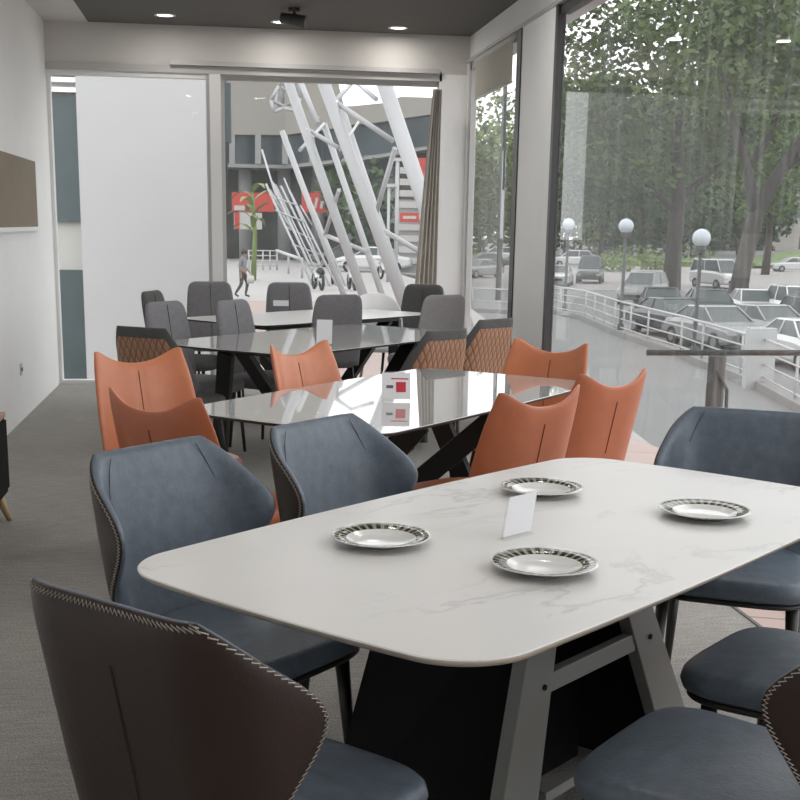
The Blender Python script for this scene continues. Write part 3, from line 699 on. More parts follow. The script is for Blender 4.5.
# terrace handrail
t = thing('handrail', 'dark horizontal handrail on a brown post just outside the large window', 'handrail', (2.98, 7.35, 0))
MB().tube([(0,0,-.02),(0,0,.70)], .055, 14).build('post', 'brownpost', t, label='thick brown post')
MB().tube([(-.45,.0,.72),(3.0,-.05,.735)], .018, 10).build('rail', 'darkrail', t)
MB().tube([(2.1,-.04,-.35),(2.1,-.04,.73)], .04, 12).build('post', 'brownpost', t)
MB().tube([(-.02,-.06,.62),(.05,-.062,.5),(.06,-.05,.38),(-.03,-.06,.28)], .012, 8).build('bracket', 'brownpost', t)
# white railing along the car park
rp = [gz(u, v, ZG) for u, v in ((548,311),(560,315),(585,320),(614,333),(647,345),(680,356),(701,365))]
rp2 = [gz(u, v, ZG) for u, v in ((701,365),(740,380),(758,388))]
rp3 = [gz(u, v, ZG) for u, v in ((760,388),(794,407),(840,432))]
def railing(label, P, H_=1.25, bars=4):
    t = thing('white_railing', label, 'railing', P[0])
    P = [p-P[0] for p in P]; L_ = []
    for a, b in zip(P, P[1:]):
        n = max(1, int((b-a).length/2.2)); L_ += [a+(b-a)*i/n for i in range(n)]
    L_.append(P[-1])
    for p in L_: MB().tube([p, p+Vector((0,0,H_))], .035, 8).build('post', 'railw', t)
    for k in range(bars): MB().tube([p+Vector((0,0,H_*(k+1)/bars-.02)) for p in P], .038 if k == bars-1 else .024, 8).build('rail', 'railw', t)
    kb = MB()
    for a, b in zip(P, P[1:]): kb.beam(a+Vector((0,0,.08)), b+Vector((0,0,.08)), .35, .22)
    kb.build('kerb', 'concrete', t)
    return t
railing('white metal railing running away along the edge of the car park', rp)
railing('white railing section between the handrail post and the wide white gatepost', rp2)
railing('white railing section at the right edge beyond the dark wing chair', rp3)
p = gz(757,388,ZG); o = MB().box((-.35,-.15,0),(.35,.15,1.5)).build('gate_post', 'railw', None, p); tag(o, 'wide white gatepost between two railing sections', 'post')
# globe street lamps
def lamp(u, v, h, label):
    p = gz(u, v, ZG); t = thing('street_lamp', label, 'street lamp', p, 0, 'globe lamps along the car park')
    MB().tube([(0,0,0),(0,0,.4),(0,0,.42),(0,0,h-.35)], [.12,.12,.07,.06], 10).build('pole', 'lamppost', t)
    MB().tube([(0,0,h-.42),(0,0,h-.2)], [.13,.17], 12).build('collar', 'lamppost', t)
    MB().sphere((0,0,h), (.28,.28,.28), 18).build('globe', 'globe', t, label='pale round glass globe')
lamp(693,360,3.62,'globe street lamp in front of the leaning tree trunk')
lamp(620,335,3.95,'globe street lamp beside the silver car')
lamp(564.5,314,4.0,'globe street lamp just right of the window pillar')

# ------------------------------------------------------------------ cars
def car(kind, paint):
    t = thing('car', '', 'car', (0,0,-80))
    Wd = .88
    if kind == 'sedan': st = [(-2.2,.55,.62),(-2.1,.35,.86),(-1.5,.24,.95),(-.8,.22,.97),(.9,.22,.95),(1.7,.24,.86),(2.1,.32,.74),(2.2,.50,.62)]; cab = [(-1.55,.94),(-.85,1.40),(.25,1.43),(1.05,.94)]
    elif kind == 'suv': st = [(-2.1,.55,.8),(-2.05,.35,1.02),(-1.5,.26,1.05),(-.8,.26,1.06),(1.0,.26,1.05),(1.75,.28,.98),(2.1,.38,.85),(2.15,.52,.7)]; cab = [(-2.0,1.03),(-1.6,1.66),(.35,1.68),(1.15,1.03)]
    else: st = [(-2.3,.5,.9),(-2.25,.35,1.15),(-1.5,.28,1.18),(0,.28,1.18),(1.2,.28,1.15),(1.9,.3,1.05),(2.2,.38,.9),(2.25,.5,.75)]; cab = [(-2.25,1.16),(-2.15,1.92),(.9,1.95),(1.65,1.14)]
    rings = []
    for x, z0, z1 in st:
        w = Wd*(1 if abs(x) < 1.9 else .9)
        rings.append([(x,-w+.08,z0),(x,-w,z0+.12),(x,-w,z1-.15),(x,-w+.10,z1),(x,w-.10,z1),(x,w,z1-.15),(x,w,z0+.12),(x,w-.08,z0)])
    MB().loft(rings, True, False).build('body', paint, t, bevel=.03)
    (a,za),(b,zb),(c_,zc),(d,zd) = cab; w0, w1 = .78, .62
    MB().hexa([(a,-w0,za-.03),(d,-w0,zd-.03),(d,w0,zd-.03),(a,w0,za-.03),(b,-w1,zb-.05),(c_,-w1,zc-.05),(c_,w1,zc-.05),(b,w1,zb-.05)]).build('window', 'carglass', t)
    r = MB().hexa([(b-.06,-w1-.02,zb-.06),(c_+.05,-w1-.02,zc-.06),(c_+.05,w1+.02,zc-.06),(b-.06,w1+.02,zb-.06),(b+.02,-w1+.05,zb),(c_-.05,-w1+.05,zc),(c_-.05,w1-.05,zc),(b+.02,w1-.05,zb)])
    for s_ in (-1, 1):
        for (p0, p1) in (((a,s_*w0,za),(b,s_*w1,zb-.03)), ((d,s_*w0,zd),(c_,s_*w1,zc-.03)), (((a+d)/2-.1,s_*w0,za),((b+c_)/2,s_*w1,zb-.03))):
            r.tube([p0, p1], .035, 6)
    r.build('roof', paint, t, bevel=.02)
    for x in (-1.35, 1.35):
        for s_ in (-1, 1):
            o = MB().tube([(x,s_*.90,.32),(x,s_*.70,.32)], .32, 20).build('wheel', 'tyre', t)
            MB().tube([(x,s_*.905,.32),(x,s_*.89,.32)], .18, 14).build('hub', 'hub', o)
    for s_ in (-1, 1): MB().box((st[-1][0]-.06, s_*.72-.16, .60), (st[-1][0]+.015, s_*.72+.16, .74)).build('headlamp', 'headlamp', t)
    MB().box((st[-1][0]-.05,-.45,.42),(st[-1][0]+.02,.45,.58)).build('grille', 'tyre', t)
    return t
cp = {}
def place_car(kind, paint, u, v, deg, label, z=ZG):
    p = gz(u, v, z); k = (kind, paint)
    if k not in cp:
        cp[k] = car(kind, 'car_'+paint); o = cp[k]; o.location = p; o.rotation_euler = (0,0,RD(deg)); o['label'] = label; o['group'] = 'cars parked outside'
        return o
    return dup(cp[k], p, RD(deg), label, 'cars parked outside')
place_car('suv','silver', 643,304,-125,'silver car parked between the second globe lamp and the straight tree')
place_car('van','white', 716,288,-80,'white van behind the nearest globe lamp')
place_car('sedan','green', 708,322,-100,'dark green car right below the white van')
place_car('sedan','dark', 672,336,-80,'black car just behind the railing, under the nearest globe lamp')
place_car('sedan','white', 752,322,-100,'white car at the foot of the leaning tree')
place_car('suv','white', 795,326,-95,'white car with dark green windscreen at the right edge of the view')
place_car('sedan','silver', 765,346,-80,'silver car above the dark handrail')
place_car('suv','grey', 815,345,-95,'dark grey car behind the gatepost')
place_car('sedan','white', 806,368,-90,'white car closest to the viewer, behind the right railing section')
place_car('sedan','silver', 714,348,-80,'silver car low behind the railing left of the handrail post')
place_car('sedan','white', 792,272,175,'white car on the road below the grassy bank')
place_car('van','grey', 590,283,-110,'dark grey van seen beyond the leftmost globe lamp')
place_car('sedan','white', 558,286,-110,'white car half hidden by the leftmost globe lamp')
place_car('suv','white', 572,267,170,'white car far away right of the window pillar')
place_car('sedan','white', 652,254,175,'white car far beyond the road, above the silver car')
place_car('sedan','silver', 603,257,170,'silver car far beyond the dark grey van')
place_car('sedan','dark', 660,320,-105,'black car between the silver car and the railing')
place_car('sedan','silver', 478,278,-140,'silver car seen through the narrow right hand window')
place_car('suv','white', 497,262,170,'small white car beyond the pole in the narrow right hand window')
place_car('sedan','grey', 486,268,175,'grey car on the street in the narrow right hand window')
place_car('sedan','grey', 345,267,175,'grey car between the steel tubes behind the far tables', ZP)
place_car('sedan','white', 374,272,165,'white car behind the steel tubes near the curtain', ZP)

# ------------------------------------------------------------------ trees
def clump(mb, c, r, n, s, seed):
    rn = random.Random(seed)
    for _ in range(n):
        while True:
            d = Vector((rn.uniform(-1,1), rn.uniform(-1,1), rn.uniform(-1,1)))
            if .35 < d.length < 1: break
        p = Vector(c) + Vector((d.x*r[0], d.y*r[1], d.z*r[2]))
        a = Vector((rn.uniform(-1,1), rn.uniform(-1,1), rn.uniform(-.7,.7))).normalized(); b = a.orthogonal().normalized()
        q = s*rn.uniform(.6,1.3)
        b = (Matrix.Rotation(rn.uniform(0,6.28), 3, a) @ b)
        mb.add([p-a*q*.5, p+b*q*.28, p+a*q*.5, p-b*q*.28], [(0,1,2,3)], False)
def tree(base, path, rad, clumps, label, leaf='leaf', name='street_tree', branches=(), lsize=.55, dens=1.0, seed=1, cat='tree'):
    t = thing(name, label, cat, base)
    o = MB().tube(path, rad, 12).build('trunk', 'bark', t)
    for bp_, br in branches: MB().tube(bp_, br, 8).build('branch', 'bark', o)
    mb = MB()
    for i, (c, r) in enumerate(clumps): clump(mb, c, r, int(230*dens*(r[0]*r[2]/6)), lsize, seed*100+i)
    mb.build('crown', leaf, t)
    return t
b1 = gz(671,291,ZG)
tree(b1, [(0,0,0),(0,0,3),(.1,0,6),(-.3,0,10),(.2,0,14)], [.62,.5,.45,.3,.12],
     [((-4,0,8.2),(3.4,3,1.8)),((3.5,1,8.6),(3.4,3,1.9)),((-1,0,11),(5,4,2.4)),((4.5,0,12),(4,3,2.4)),((-6,1,11.5),(3.5,3,2.4)),((0,0,15),(6,4,2.8)),((-2,-1,7.2),(2,2,1.0)),((5,-1,16),(5,4,2.5)),((-6,1,16),(5,4,2.5))],
     'tree with straight trunk beside the silver parked car', 'leaf',
     branches=[([(0,0,5),(-2.5,0,7),(-4.5,0,9)],[.25,.18,.08]),([(0,0,5.6),(2.2,0,7.5),(4.5,0,9.5)],[.25,.18,.08]),([(0,0,8),(-2,1,11),(-3,1,13)],[.2,.12,.06])], seed=2, dens=2.3)
b2 = gz(735,309,ZG)
tree(b2, [(0,0,0),(.25,0,2.2),(.7,0,4.6),(1.8,0,6.8),(3.0,0,8.6),(4.2,0,11)], [.55,.42,.42,.3,.24,.12],
     [((6,0,12),(4,3,2.4)),((2,0,13),(4,3,2.4)),((-2,0,11.5),(3.2,3,2.0)),((9,0,9.5),(3.5,3,2.0)),((-3,0,14),(4,3,2.2)),((3,1,16),(6,4,2.4)),((9,1,14),(5,4,2.5)),((.5,0,9.8),(1.8,2,1.2))],
     'tree with thick forked trunk leaning right beside the globe lamp', 'leaf',
     branches=[([(.7,0,4.6),(.1,0,6.8),(-1.0,0,9.5),(-1.6,0,11.5)],[.34,.26,.2,.1]),([(1.8,0,6.8),(4.2,0,8.4),(7.0,0,10)],[.2,.14,.06]),([(.1,0,6.8),(1.2,0,8.6),(2.0,0,11)],[.18,.12,.06])], seed=5, dens=2.0)
def roundtree(u, v, z, trunk_h, R_, H2, label, leaf, seed, ls=.8, dens=1.0, n=7):
    rn = random.Random(seed); b = gz(u, v, z); cl = []
    for i in range(n):
        a = rn.uniform(0, 6.28); q = rn.uniform(.1,.75)*R_
        cl.append(((q*cos(a), q*sin(a), trunk_h+H2*rn.uniform(.12,.9)), (R_*.55, R_*.5, H2*.28)))
    cl.append(((0,0,trunk_h+H2*.5), (R_*.8,R_*.8,H2*.45)))
    tree(b, [(0,0,0),(.1,0,trunk_h*.6),(0,0,trunk_h+H2*.5)], [.4,.32,.15], cl, label, leaf, seed=seed, lsize=ls, dens=dens)
roundtree(765,275,ZG, 4.5, 6, 9, 'slender tree between the leaning tree and the right edge', 'leaf', 11, .6, .7)
roundtree(640,262,ZG, 1, 11, 17, 'large dark tree beyond the road behind the straight tree', 'leafd', 12, .9, .5)
roundtree(700,256,ZG, 1, 12, 18, 'dark tree mass beyond the road between the two trunks', 'leafd', 13, .9, .5)
roundtree(600,258,ZG, 3, 10, 20, 'tall mid green tree beyond the parked cars right of the pillar', 'leaf', 14, .9, .5)
roundtree(565,256,ZG, 3, 10, 21, 'pale green tall tree just right of the window pillar', 'leafl', 15, .9, .5)
roundtree(738,254.5,ZG, 7, 10, 17, 'tall tree far behind the leaning trunk', 'leaf', 16, 1.0, .4)
roundtree(800,257,ZG, 11, 9, 15, 'high crowned tree above the grassy bank at right', 'leaf', 17, 1.0, .4)
roundtree(682,252.5,ZG, 12, 11, 20, 'very tall tree rising farthest behind the road', 'leaf', 18, 1.1, .4)
roundtree(510,254,ZG, .5, 10, 20, 'pale green tree behind the window pillar, seen in the narrow right hand window', 'leafl', 19, .9, .5)
roundtree(478,256,ZG, .5, 9, 15, 'pale green tree next to the corner pillar in the narrow right hand window', 'leafl', 20, .9, .5)
roundtree(455,257,ZG, .5, 9, 13, 'green tree hidden mostly by the corner pillar', 'leaf', 21, .9, .4)
roundtree(364,268,ZP, 1.2, 3.2, 5.5, 'dark green tree behind the large steel tubes', 'leafd', 22, .7, .6)
for i, (u, sd) in enumerate(((580,40),(615,41),(655,42),(690,43),(725,44),(760,45))):
    roundtree(u, 250.5, ZG, .5, 9, 13, ['far tree behind the leftmost globe lamp','far tree behind the second globe lamp','far tree directly behind the straight trunk','far tree above the white van','far tree just left of the leaning trunk','far tree left of the grassy bank'][i], 'leafd', sd, 1.3, .45)
# hedge of shrubs by the road
for i, (u, v, s_) in enumerate(((632,262,1.4),(655,270,1.2),(690,262,1.6),(612,272,1.2))):
    b = gz(u, v, ZG); mb = MB(); clump(mb, (0,0,s_*.7), (s_*2.2,s_*1.5,s_*.8), 260, .5, 300+i)
    o = mb.build('shrub', 'leafl', None, b)
    tag(o, ('low shrub left of the straight tree trunk','low shrub at the foot of the straight tree','low wide shrub by the road right of the straight tree','low shrub in front of the far tall trees')[i], 'shrub')
    MB().tube([(0,0,0),(0,0,s_*.8)], .08, 6).build('stem', 'bark', o)
# far buildings on the right
t = thing('building', 'pale office building with horizontal bands behind the trees at right', 'building', (gy(728,100,285).x,285,ZG))
MB().box((0,0,0),(140,20,78)).build('wall', 'beige', t)
for z in range(7,78,6): MB().box((-.1,-.3,z),(140.1,0,z+2.6)).build('window', 'band', t)
t = thing('building', 'grey green tower block seen beyond the trees right of the pillar', 'building', (gy(640,100,320).x,320,ZG))
MB().box((-10,0,0),(12,16,36)).build('wall', 'ledge', t)
for z in range(4,36,4): MB().box((-10.1,-.3,z),(12.1,0,z+1.6)).build('window', 'band', t)
# pole in the narrow window and a hoop rail
p = gz(498,300,ZG); t = thing('street_pole', 'tall dark pole in the narrow right hand window', 'pole', p)
MB().tube([(0,0,0),(0,0,14)], [.16,.1], 10).build('pole', 'lamppost', t); MB().tube([(0,0,14),(-.5,-.3,14.5),(-1.8,-.8,14.7)], .06, 8).build('arm', 'lamppost', t)
P0 = gz(472,312,ZG); P1 = gz(510,314,ZG); railing('low white hoop railing by the street in the narrow right hand window', [P0, P1], 1.1, 2)

# ------------------------------------------------------------------ outside back: steel trusses
def ext(u0, v0, Y0, u1, v1, Y1, down=True, top=None):
    a, b = gy(u0, v0, Y0), gy(u1, v1, Y1)
    if down: b = a + (b-a)*((a.z-ZP)/(a.z-b.z))
    if top is not None: a = a + (a-b)*top
    return a, b
base = gy(380, 250, 31); base.z = ZP
t = thing('steel_truss', 'huge leaning lattice of white steel tubes outside the back window', 'steel truss', base)
def tb(a, b, r, nme='tube'):
    MB().tube([a-base, b-base], r, 14).build(nme, 'steel', t)
for (u0,v0,u1,v1,w,Y0) in ((383,80,420,190,15,30),(322,78,400,292,12,31),(287,78,365,300,9,32),(340,105,402,289,7.5,36),(324,124,376,277,6,38),(282,131,340,285,5.5,40),(300,80,318,124,5,38)):
    dn = not (u0 == 300)
    a, b = ext(u0,v0,Y0,u1,v1,Y0-1, dn, .12 if v0 < 100 else 0); tb(a, b, w/2/1250*Y0)
for (u0,v0,u1,v1,w,Ya,Yb) in ((331,99,393,141,5,31,30),(395,148,374,221,5,30,31),(374,225,424,254,5,31,30),(307,129,339,148,4,32,31),(354,80,376,99,4,36,30),(354,80,335,102,4,36,31),(339,190,325,235,4,31,33),(325,235,368,252,4,33,31),
        (300,150,324,124,3.5,33,38),(340,150,360,120,3,31,36)):
    tb(gy(u0,v0,Ya), gy(u1,v1,Yb), w/2/1250*Ya, 'brace')
t = thing('steel_truss', 'slender bundle of parallel white steel tubes left of the huge lattice', 'steel truss', (0,0,0))
base = gy(300, 260, 56); base.z = ZP; t.location = base
for (u0,v0,u1,v1,w) in ((266,184,300,258,2.2),(272,182,308,262,2.6),(281,186,318,262,2.0),(289,190,327,266,2.2),(297,176,333,268,2.4),(262,150,276,196,2.0),(275,184,312,262,1.6),(305,188,339,270,2.0),(284,178,322,268,1.6)):
    a, b = ext(u0,v0,58,u1,v1,56, u0 != 262); tb(a, b, w/2/1250*57)
for (u0,v0,u1,v1) in ((270,196,297,205),(275,210,305,222),(284,226,314,240),(292,244,324,256),(270,190,283,212),(283,215,296,236),(300,205,312,225)):
    tb(gy(u0,v0,57), gy(u1,v1,57), .035, 'brace')
# lattice head on the upper left of the trusses
t = thing('steel_lattice', 'white steel lattice cap hanging high between the tubes', 'steel lattice', (0,0,0)); base = gy(288,95,44); t.location = base
pts = [(274,112),(271,100),(279,86),(284,72),(298,72),(300,98),(296,111),(283,108)]
for i in range(len(pts)):
    a, b = pts[i], pts[(i+1)%len(pts)]; tb(gy(*a,44), gy(*b,44), .06)
for a, b in ((0,7),(1,7),(2,5),(3,5),(2,7),(4,1),(3,6),(2,4),(0,2),(5,7),(1,6),(3,7),(4,6)): tb(gy(*pts[a],44), gy(*pts[b],44.6), .045, 'brace')
# poles
for (u, v0, v1, Y, r, l) in ((396,160,262,60,.09,'tall white pole between the steel tubes and the curtain'),(388,186,256,60,.07,'shorter white lamp pole left of the tall white pole')):
    p = gy(u, v1, Y); p.z = ZP; q = gy(u, v0, Y); tt = thing('light_pole', l, 'pole', p)
    MB().tube([(0,0,0),(0,0,q.z-ZP)], r, 8).build('pole', 'steel', tt); MB().box((-.25,-.1,q.z-ZP-.05),(.35,.1,q.z-ZP+.1)).build('lamp_head', 'steel', tt)
# curved building with shops
YBd = 92
t = thing('shop_building', 'curved beige building with a dark glazed band behind the steel tubes', 'building', (0,0,0)); base = gy(330,200,YBd); base.z = ZP; t.location = base
def strip(us, top, bot, Y0, depth, nme, m, bev=0):
    mb = MB(); rings = []
    for (u, vt, vb, Y) in us:
        a = gy(u, vt, Y)-base; b = gy(u, vb, Y)-base; n = Vector((0, depth, 0))
        rings.append([a, b, b+n, a+n])
    mb.loft(rings, True, False); return mb.build(nme, m, t)
cur = [(190,92),(225,92),(285,93),(323,92),(352,90),(382,87),(401,85),(430,81),(470,75)]
vt = [20,20,20,20,106,103,96.6,97.4,97]; vbt = [134,134.7,135,130,125,122,118.5,114.5,109]; vbb = [163,163.5,165,161,157.5,154,150.5,145.5,139]
strip([(u, a, b, Y) for (u, Y), a, b in zip(cur[:4], vt[:4], vbt[:4])]+[(344,106,127,91)], 0,0,0, 30, 'wall', 'beige')
strip([(344,106,127,91)]+[(u, a, b, Y) for (u, Y), a, b in zip(cur[4:], vt[4:], vbt[4:])], 0,0,0, 30, 'wall', 'beige')
strip([(u, a, b, Y+.6) for (u, Y), a, b in zip(cur, vbt, vbb)], 0,0,0, 29, 'window', 'band')
strip([(u, b, b+3.5, Y-.6) for (u, Y), b in zip(cur, vbb)], 0,0,0, 30, 'ledge', 'ledge')
strip([(u, b+3.5, 262, Y+4) for (u, Y), b in zip(cur, vbb)], 0,0,0, 20, 'shopfront', 'shopdark')
for u in (232,258,285,312):
    a = gy(u,134,92)-base; b = gy(u,164,92)-base; MB().beam(b, a, .35, .4).build('mullion', 'ledge', t)
for u, Y in ((245,94),(284,95),(318,95),(352,93),(395,90)):
    a = gy(u,167,Y)-base; b = Vector((a.x,a.y,0)); MB().tube([b, a], .5, 12).build('column', 'ledge', t)
def sign(u0, v0, u1, v1, Y, m, label, name='shop_sign', th=.3):
    a, b = gy(u0, v1, Y), gy(u1, v0, Y); c_ = (a+b)/2; o = thing(name, label, 'sign', (c_.x, c_.y, min(a.z,b.z)))
    w, h = b.x-a.x, abs(b.z-a.z); MB().box((-w/2,0,0),(w/2,th,h)).build('board', m, o); return o, w, h
o, w_, h_ = sign(232,193,274,211,90,'signred','long red shop sign above the walking person')
MB().box((-w_*.45,-.05,h_*.05),(-w_*.2,.0,h_*.3)).build('white_stripe', 'signwhite', o)
o, w_, h_ = sign(234,213,262,229,90,'signwhite','white shop poster below the long red sign')
MB().box((-w_*.48,-.05,0),(-w_*.30,0,h_)).build('red_panel', 'signred', o)
o, w_, h_ = sign(302,193,328,212,88,'signred','square red sign with white strokes behind the slender tubes')
for (x0,x1) in ((-.32,-.22),(-.05,.05),(.18,.28)):
    MB().hexa([(x0*w_,-.06,.2*h_),((x0+.1)*w_,-.06,.2*h_),((x0+.1)*w_,0,.2*h_),(x0*w_,0,.2*h_),((x0+.08)*w_,-.06,.75*h_),((x0+.18)*w_,-.06,.75*h_),((x0+.18)*w_,0,.75*h_),((x0+.08)*w_,0,.75*h_)]).build('letter', 'signwhite', o)
o, w_, h_ = sign(400,213,419,222,70,'signred','narrow red sign on the slatted wall beside the curtain')
MB().box((-w_*.35,-.05,h_*.35),(w_*.35,0,h_*.65)).build('lettering', 'signwhite', o)
o, w_, h_ = sign(418,158,430,176,70,'signred','small red emblem sign next to the curtain top')
# slatted pale wall
t = thing('slatted_wall', 'pale wall of horizontal slats left of the curtain', 'wall panel', (0,0,0)); a = gy(398,282,72); b = gy(430,200,72); t.location = (a.x, 72, ZP)
MB().box((0,0,0),(2.6,.2,b.z-ZP)).build('panel', 'ledge', t)
for i in range(9): MB().box((0,-.1,.5+i*.62),(2.6,0,.85+i*.62)).build('slat', 'signwhite', t)
# planting, rail and ramp near the person
p = gy(253,250,60); p.z = ZP; t = thing('banana_plant', 'tall yellow green leafy plant in front of the red shop sign', 'plant', p)
MB().tube([(0,0,0),(.1,0,2.2),(0,0,4)], [.14,.1,.05], 8).build('stem', 'leafl', t)
lf = MB()
for i in range(11):
    a = i*2.4; L_ = 1.3+.3*(i%3); rg = []
    for k in range(6):
        s_ = k/5; x = cos(a)*L_*s_*.8; y = sin(a)*L_*s_*.8; z = 2.0+i*.2+L_*.9*s_-1.3*s_*s_; w_ = .17*sin(pi*(.1+.9*s_))+.01
        rg.append((Vector((x-sin(a)*w_, y+cos(a)*w_, z)), Vector((x+sin(a)*w_, y-cos(a)*w_, z))))
    for k in range(5): lf.add([rg[k][0], rg[k][1], rg[k+1][1], rg[k+1][0]], [(0,1,2,3)], True)
lf.build('leaves', 'leafl', t)
P0 = gz(249,270,ZP); P1 = gz(277,270,ZP); P2 = gz(300,292,ZP)
t = thing('white_railing', 'pale railing beside the walking person', 'railing', P0)
for k in range(4): MB().tube([Vector((0,0,.25+.28*k)), P1-P0+Vector((0,0,.25+.28*k))], .035, 6).build('rail', 'railw', t)
for k in range(5): p = (P1-P0)*k/4; MB().tube([p, p+Vector((0,0,1.12))], .04, 6).build('post', 'railw', t)
MB().tube([P1-P0+Vector((0,0,1.1)), gz(302,278,ZP)-P0+Vector((0,0,.9))], .09, 8).build('handrail', 'steel', t)
for k in range(3):
    p = (P1-P0).lerp(gz(302,278,ZP)-P0, k/2); MB().tube([p, p+Vector((0,0,1.0))], .06, 8).build('post', 'steel', t)
# dark panel next to the window post
t = thing('hanging_banner', 'dark narrow banner hanging outside next to the white window post', 'banner', (0,0,0)); a = gy(223,160,20); b = gy(231,82,20); t.location = a
MB().box((0,0,.25),(b.x-a.x,.12,b.z-a.z)).build('cloth', 'band', t, bevel=.02); MB().tube([(.05,.06,-.35),(.05,.06,b.z-a.z+.5)], .02, 6).build('pole', 'lamppost', t)

# motorcycles parked among tubes
def moto():
    t = thing('motorcycle', '', 'motorcycle', (0,0,-60))
    for x in (-.62, .62):
        mb = MB(); R_, r_ = .28, .06; V = []
        for i in range(20):
            for j in range(8):
                A, B = 2*pi*i/20, 2*pi*j/8; q = R_+r_*cos(B)
                V.append((x+q*cos(A), r_*sin(B), .34+q*sin(A)))
        mb.add(V, [(i*8+j, ((i+1)%20)*8+j, ((i+1)%20)*8+(j+1)%8, i*8+(j+1)%8) for i in range(20) for j in range(8)], True)
        mb.build('wheel', 'tyre', t)
    MB().tube([(-.62,0,.34),(-.2,0,.55),(.3,0,.5),(.5,0,.85),(.62,0,.34)], .07, 8).build('frame', 'car_white', t)
    MB().tube([(-.75,0,.72),(-.4,0,.78),(.1,0,.75)], [.1,.15,.08], 10).build('seat', 'tyre', t)
    MB().tube([(.42,-.32,1.0),(.5,0,.95),(.42,.32,1.0)], .025, 6).build('handlebar', 'hub', t); MB().sphere((.58,0,.85),(.12,.12,.14)).build('headlamp', 'headlamp', t)
    return t
m0 = moto()
for i, (u, v, d, l) in enumerate(((318,290,100,'white motorcycle parked among the slender tubes'),(334,284,80,'white motorcycle parked behind the grey chair back'),(352,290,95,'white motorcycle parked left of the white shell chair'),(386,280,110,'white motorcycle parked between the two big leaning tubes'))):
    p = gz(u, v, ZP)
    if i == 0: m0.location = p; m0.rotation_euler = (0,0,RD(d)); m0['label'] = l; m0['group'] = 'motorcycles under the steel tubes'
    else: dup(m0, p, RD(d), l, 'motorcycles under the steel tubes')

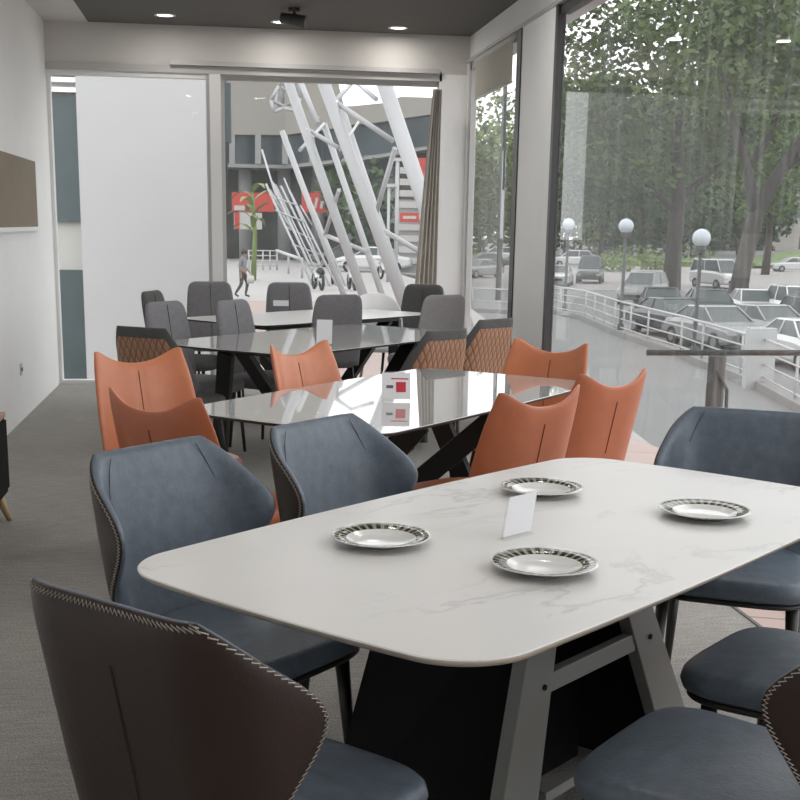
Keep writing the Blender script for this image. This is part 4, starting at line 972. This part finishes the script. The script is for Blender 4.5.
# ------------------------------------------------------------------ person
def person():
    p = gz(243,297.5,ZP)
    J = {'pelvis':(0,0,.92),'spine':(0,.0,1.12),'chest':(.03,0,1.32),'neck':(.05,0,1.44),'head':(.08,0,1.53),'crown':(.09,0,1.63),
         'hipL':(0,.10,.88),'kneeL':(.14,.11,.50),'ankL':(.06,.11,.09),'toeL':(.22,.12,.04),
         'hipR':(0,-.10,.88),'kneeR':(-.02,-.11,.48),'ankR':(-.26,-.11,.12),'toeR':(-.12,-.12,.04),
         'shL':(.03,.19,1.37),'elL':(.0,.25,1.11),'wrL':(.16,.22,.92),'haL':(.22,.21,.86),
         'shR':(.03,-.19,1.37),'elR':(-.04,-.26,1.10),'wrR':(.12,-.25,.95),'haR':(.18,-.24,.90)}
    Rr = {'pelvis':.15,'spine':.135,'chest':.155,'neck':.06,'head':.095,'crown':.075,'hipL':.10,'kneeL':.065,'ankL':.042,'toeL':.035,'hipR':.10,'kneeR':.065,'ankR':.042,'toeR':.035,
          'shL':.07,'elL':.045,'wrL':.03,'haL':.035,'shR':.07,'elR':.045,'wrR':.03,'haR':.035}
    E = [('pelvis','spine'),('spine','chest'),('chest','neck'),('neck','head'),('head','crown'),('pelvis','hipL'),('hipL','kneeL'),('kneeL','ankL'),('ankL','toeL'),('pelvis','hipR'),('hipR','kneeR'),('kneeR','ankR'),('ankR','toeR'),
         ('chest','shL'),('shL','elL'),('elL','wrL'),('wrL','haL'),('chest','shR'),('shR','elR'),('elR','wrR'),('wrR','haR')]
    ks = list(J); V = [J[k] for k in ks]; ed = [(ks.index(a), ks.index(b)) for a, b in E]
    for h, w in (('haL',.21),('haR',-.24)):        # fingers
        hx, hy, hz = J[h]; hi = ks.index(h)
        for q in range(5):
            dy = (-.03,-.015,0,.015,.035)[q]; ln = (.05,.065,.07,.062,.045)[q]
            V.append((hx+ln*.5, hy+dy, hz-.02)); V.append((hx+ln*.8, hy+dy, hz-.055)); n = len(V); ed += [(hi, n-2), (n-2, n-1)]
    me = bpy.data.meshes.new('person'); me.from_pydata(V, ed, []); me.update()
    o = bpy.data.objects.new('person', me); COL.objects.link(o); o.location = p; o.rotation_euler = (0,0,RD(-20))
    sk = o.modifiers.new('skin', 'SKIN')
    sv = me.skin_vertices[0].data if me.skin_vertices else None
    if sv is None:
        bpy.context.view_layer.objects.active = o
        sv = me.skin_vertices.new().data
    for i in range(len(V)):
        r = Rr[ks[i]] if i < len(ks) else .009
        sv[i].radius = (r, r*(1.15 if i < 3 else 1)); sv[i].use_root = (i == 0)
    ss = o.modifiers.new('sub', 'SUBSURF'); ss.levels = 2; ss.render_levels = 2
    dg = bpy.context.evaluated_depsgraph_get(); m2 = bpy.data.meshes.new_from_object(o.evaluated_get(dg))
    o.modifiers.clear(); o.data = m2
    for k in ('trousers', 'shirt', 'skin', 'hair'): m2.materials.append(M[k])
    for f in m2.polygons:
        c_ = f.center; f.use_smooth = True
        if c_.z > 1.43: f.material_index = 2
        elif c_.z > .95 and not (abs(c_.y) > .2 and c_.z < 1.08): f.material_index = 1
        elif abs(c_.y) > .17 and c_.z > .7: f.material_index = 2
        elif c_.z < .07: f.material_index = 3
        else: f.material_index = 0
    tag(o, 'person in grey shirt and dark trousers walking on the plaza outside the back window', 'person')
    hr = MB().sphere((.06,0,1.60), (.115,.105,.105), 16); hr.build('hair', 'hair', o)
    MB().sphere((.19,0,1.55), (.02,.02,.03), 8).build('nose', 'skin', o)
    return o
person()
bg = gz(243,297.5,ZP); t = thing('carrier_bag', 'small white carrier bag held by the walking person', 'bag', (bg.x+.27, bg.y-.32, ZP+.52))
MB().loft([[(-.12,-.04,0),(.12,-.04,0),(.12,.04,0),(-.12,.04,0)],[(-.14,-.06,.15),(.14,-.06,.15),(.14,.06,.15),(-.14,.06,.15)],[(-.11,-.02,.28),(.11,-.02,.28),(.11,.02,.28),(-.11,.02,.28)]]).build('bag', 'signwhite', t)
MB().tube([(-.06,0,.27),(-.02,0,.38),(.02,0,.38),(.06,0,.27)], .008, 6).build('handle', 'signwhite', t)

# ------------------------------------------------------------------ light
w = bpy.data.worlds.new('world'); S.world = w; w.use_nodes = True; nt = w.node_tree
bgn = nt.nodes['Background']; bgn.inputs['Color'].default_value = (.96,.98,1,1); bgn.inputs['Strength'].default_value = 1.3
def area(name, loc, size, power, rot=(0,0,0), col=(1,.97,.93), sy=None):
    l = bpy.data.lights.new(name, 'AREA'); l.energy = power; l.color = col
    if sy: l.shape = 'RECTANGLE'; l.size = size; l.size_y = sy
    else: l.shape = 'DISK'; l.size = size
    o = bpy.data.objects.new(name, l); COL.objects.link(o); o.location = loc; o.rotation_euler = rot; return o
for x, y in ((-.462,11.03),(.488,11.15),(1.486,11.22)): area('downlight_and_fill_lamp', (x,y,ZC-.02), .12, 2)
for y in (8.3, 5.6, 2.9, .2):
    for x in (-.46,.49,1.48): area('downlight_and_fill_lamp', (x,y,ZC-.02), .12, 3)  # unseen rows of fill lamps added to brighten the room, no fittings built

S.view_settings.view_transform = 'Standard'; S.view_settings.look = 'None'; S.view_settings.gamma = 1; S.view_settings.use_curve_mapping = False
S.view_settings.exposure = 0.86
S.cycles.use_denoising = True
S.cycles.max_bounces = 10; S.cycles.transparent_max_bounces = 16
bpy.context.view_layer.update()
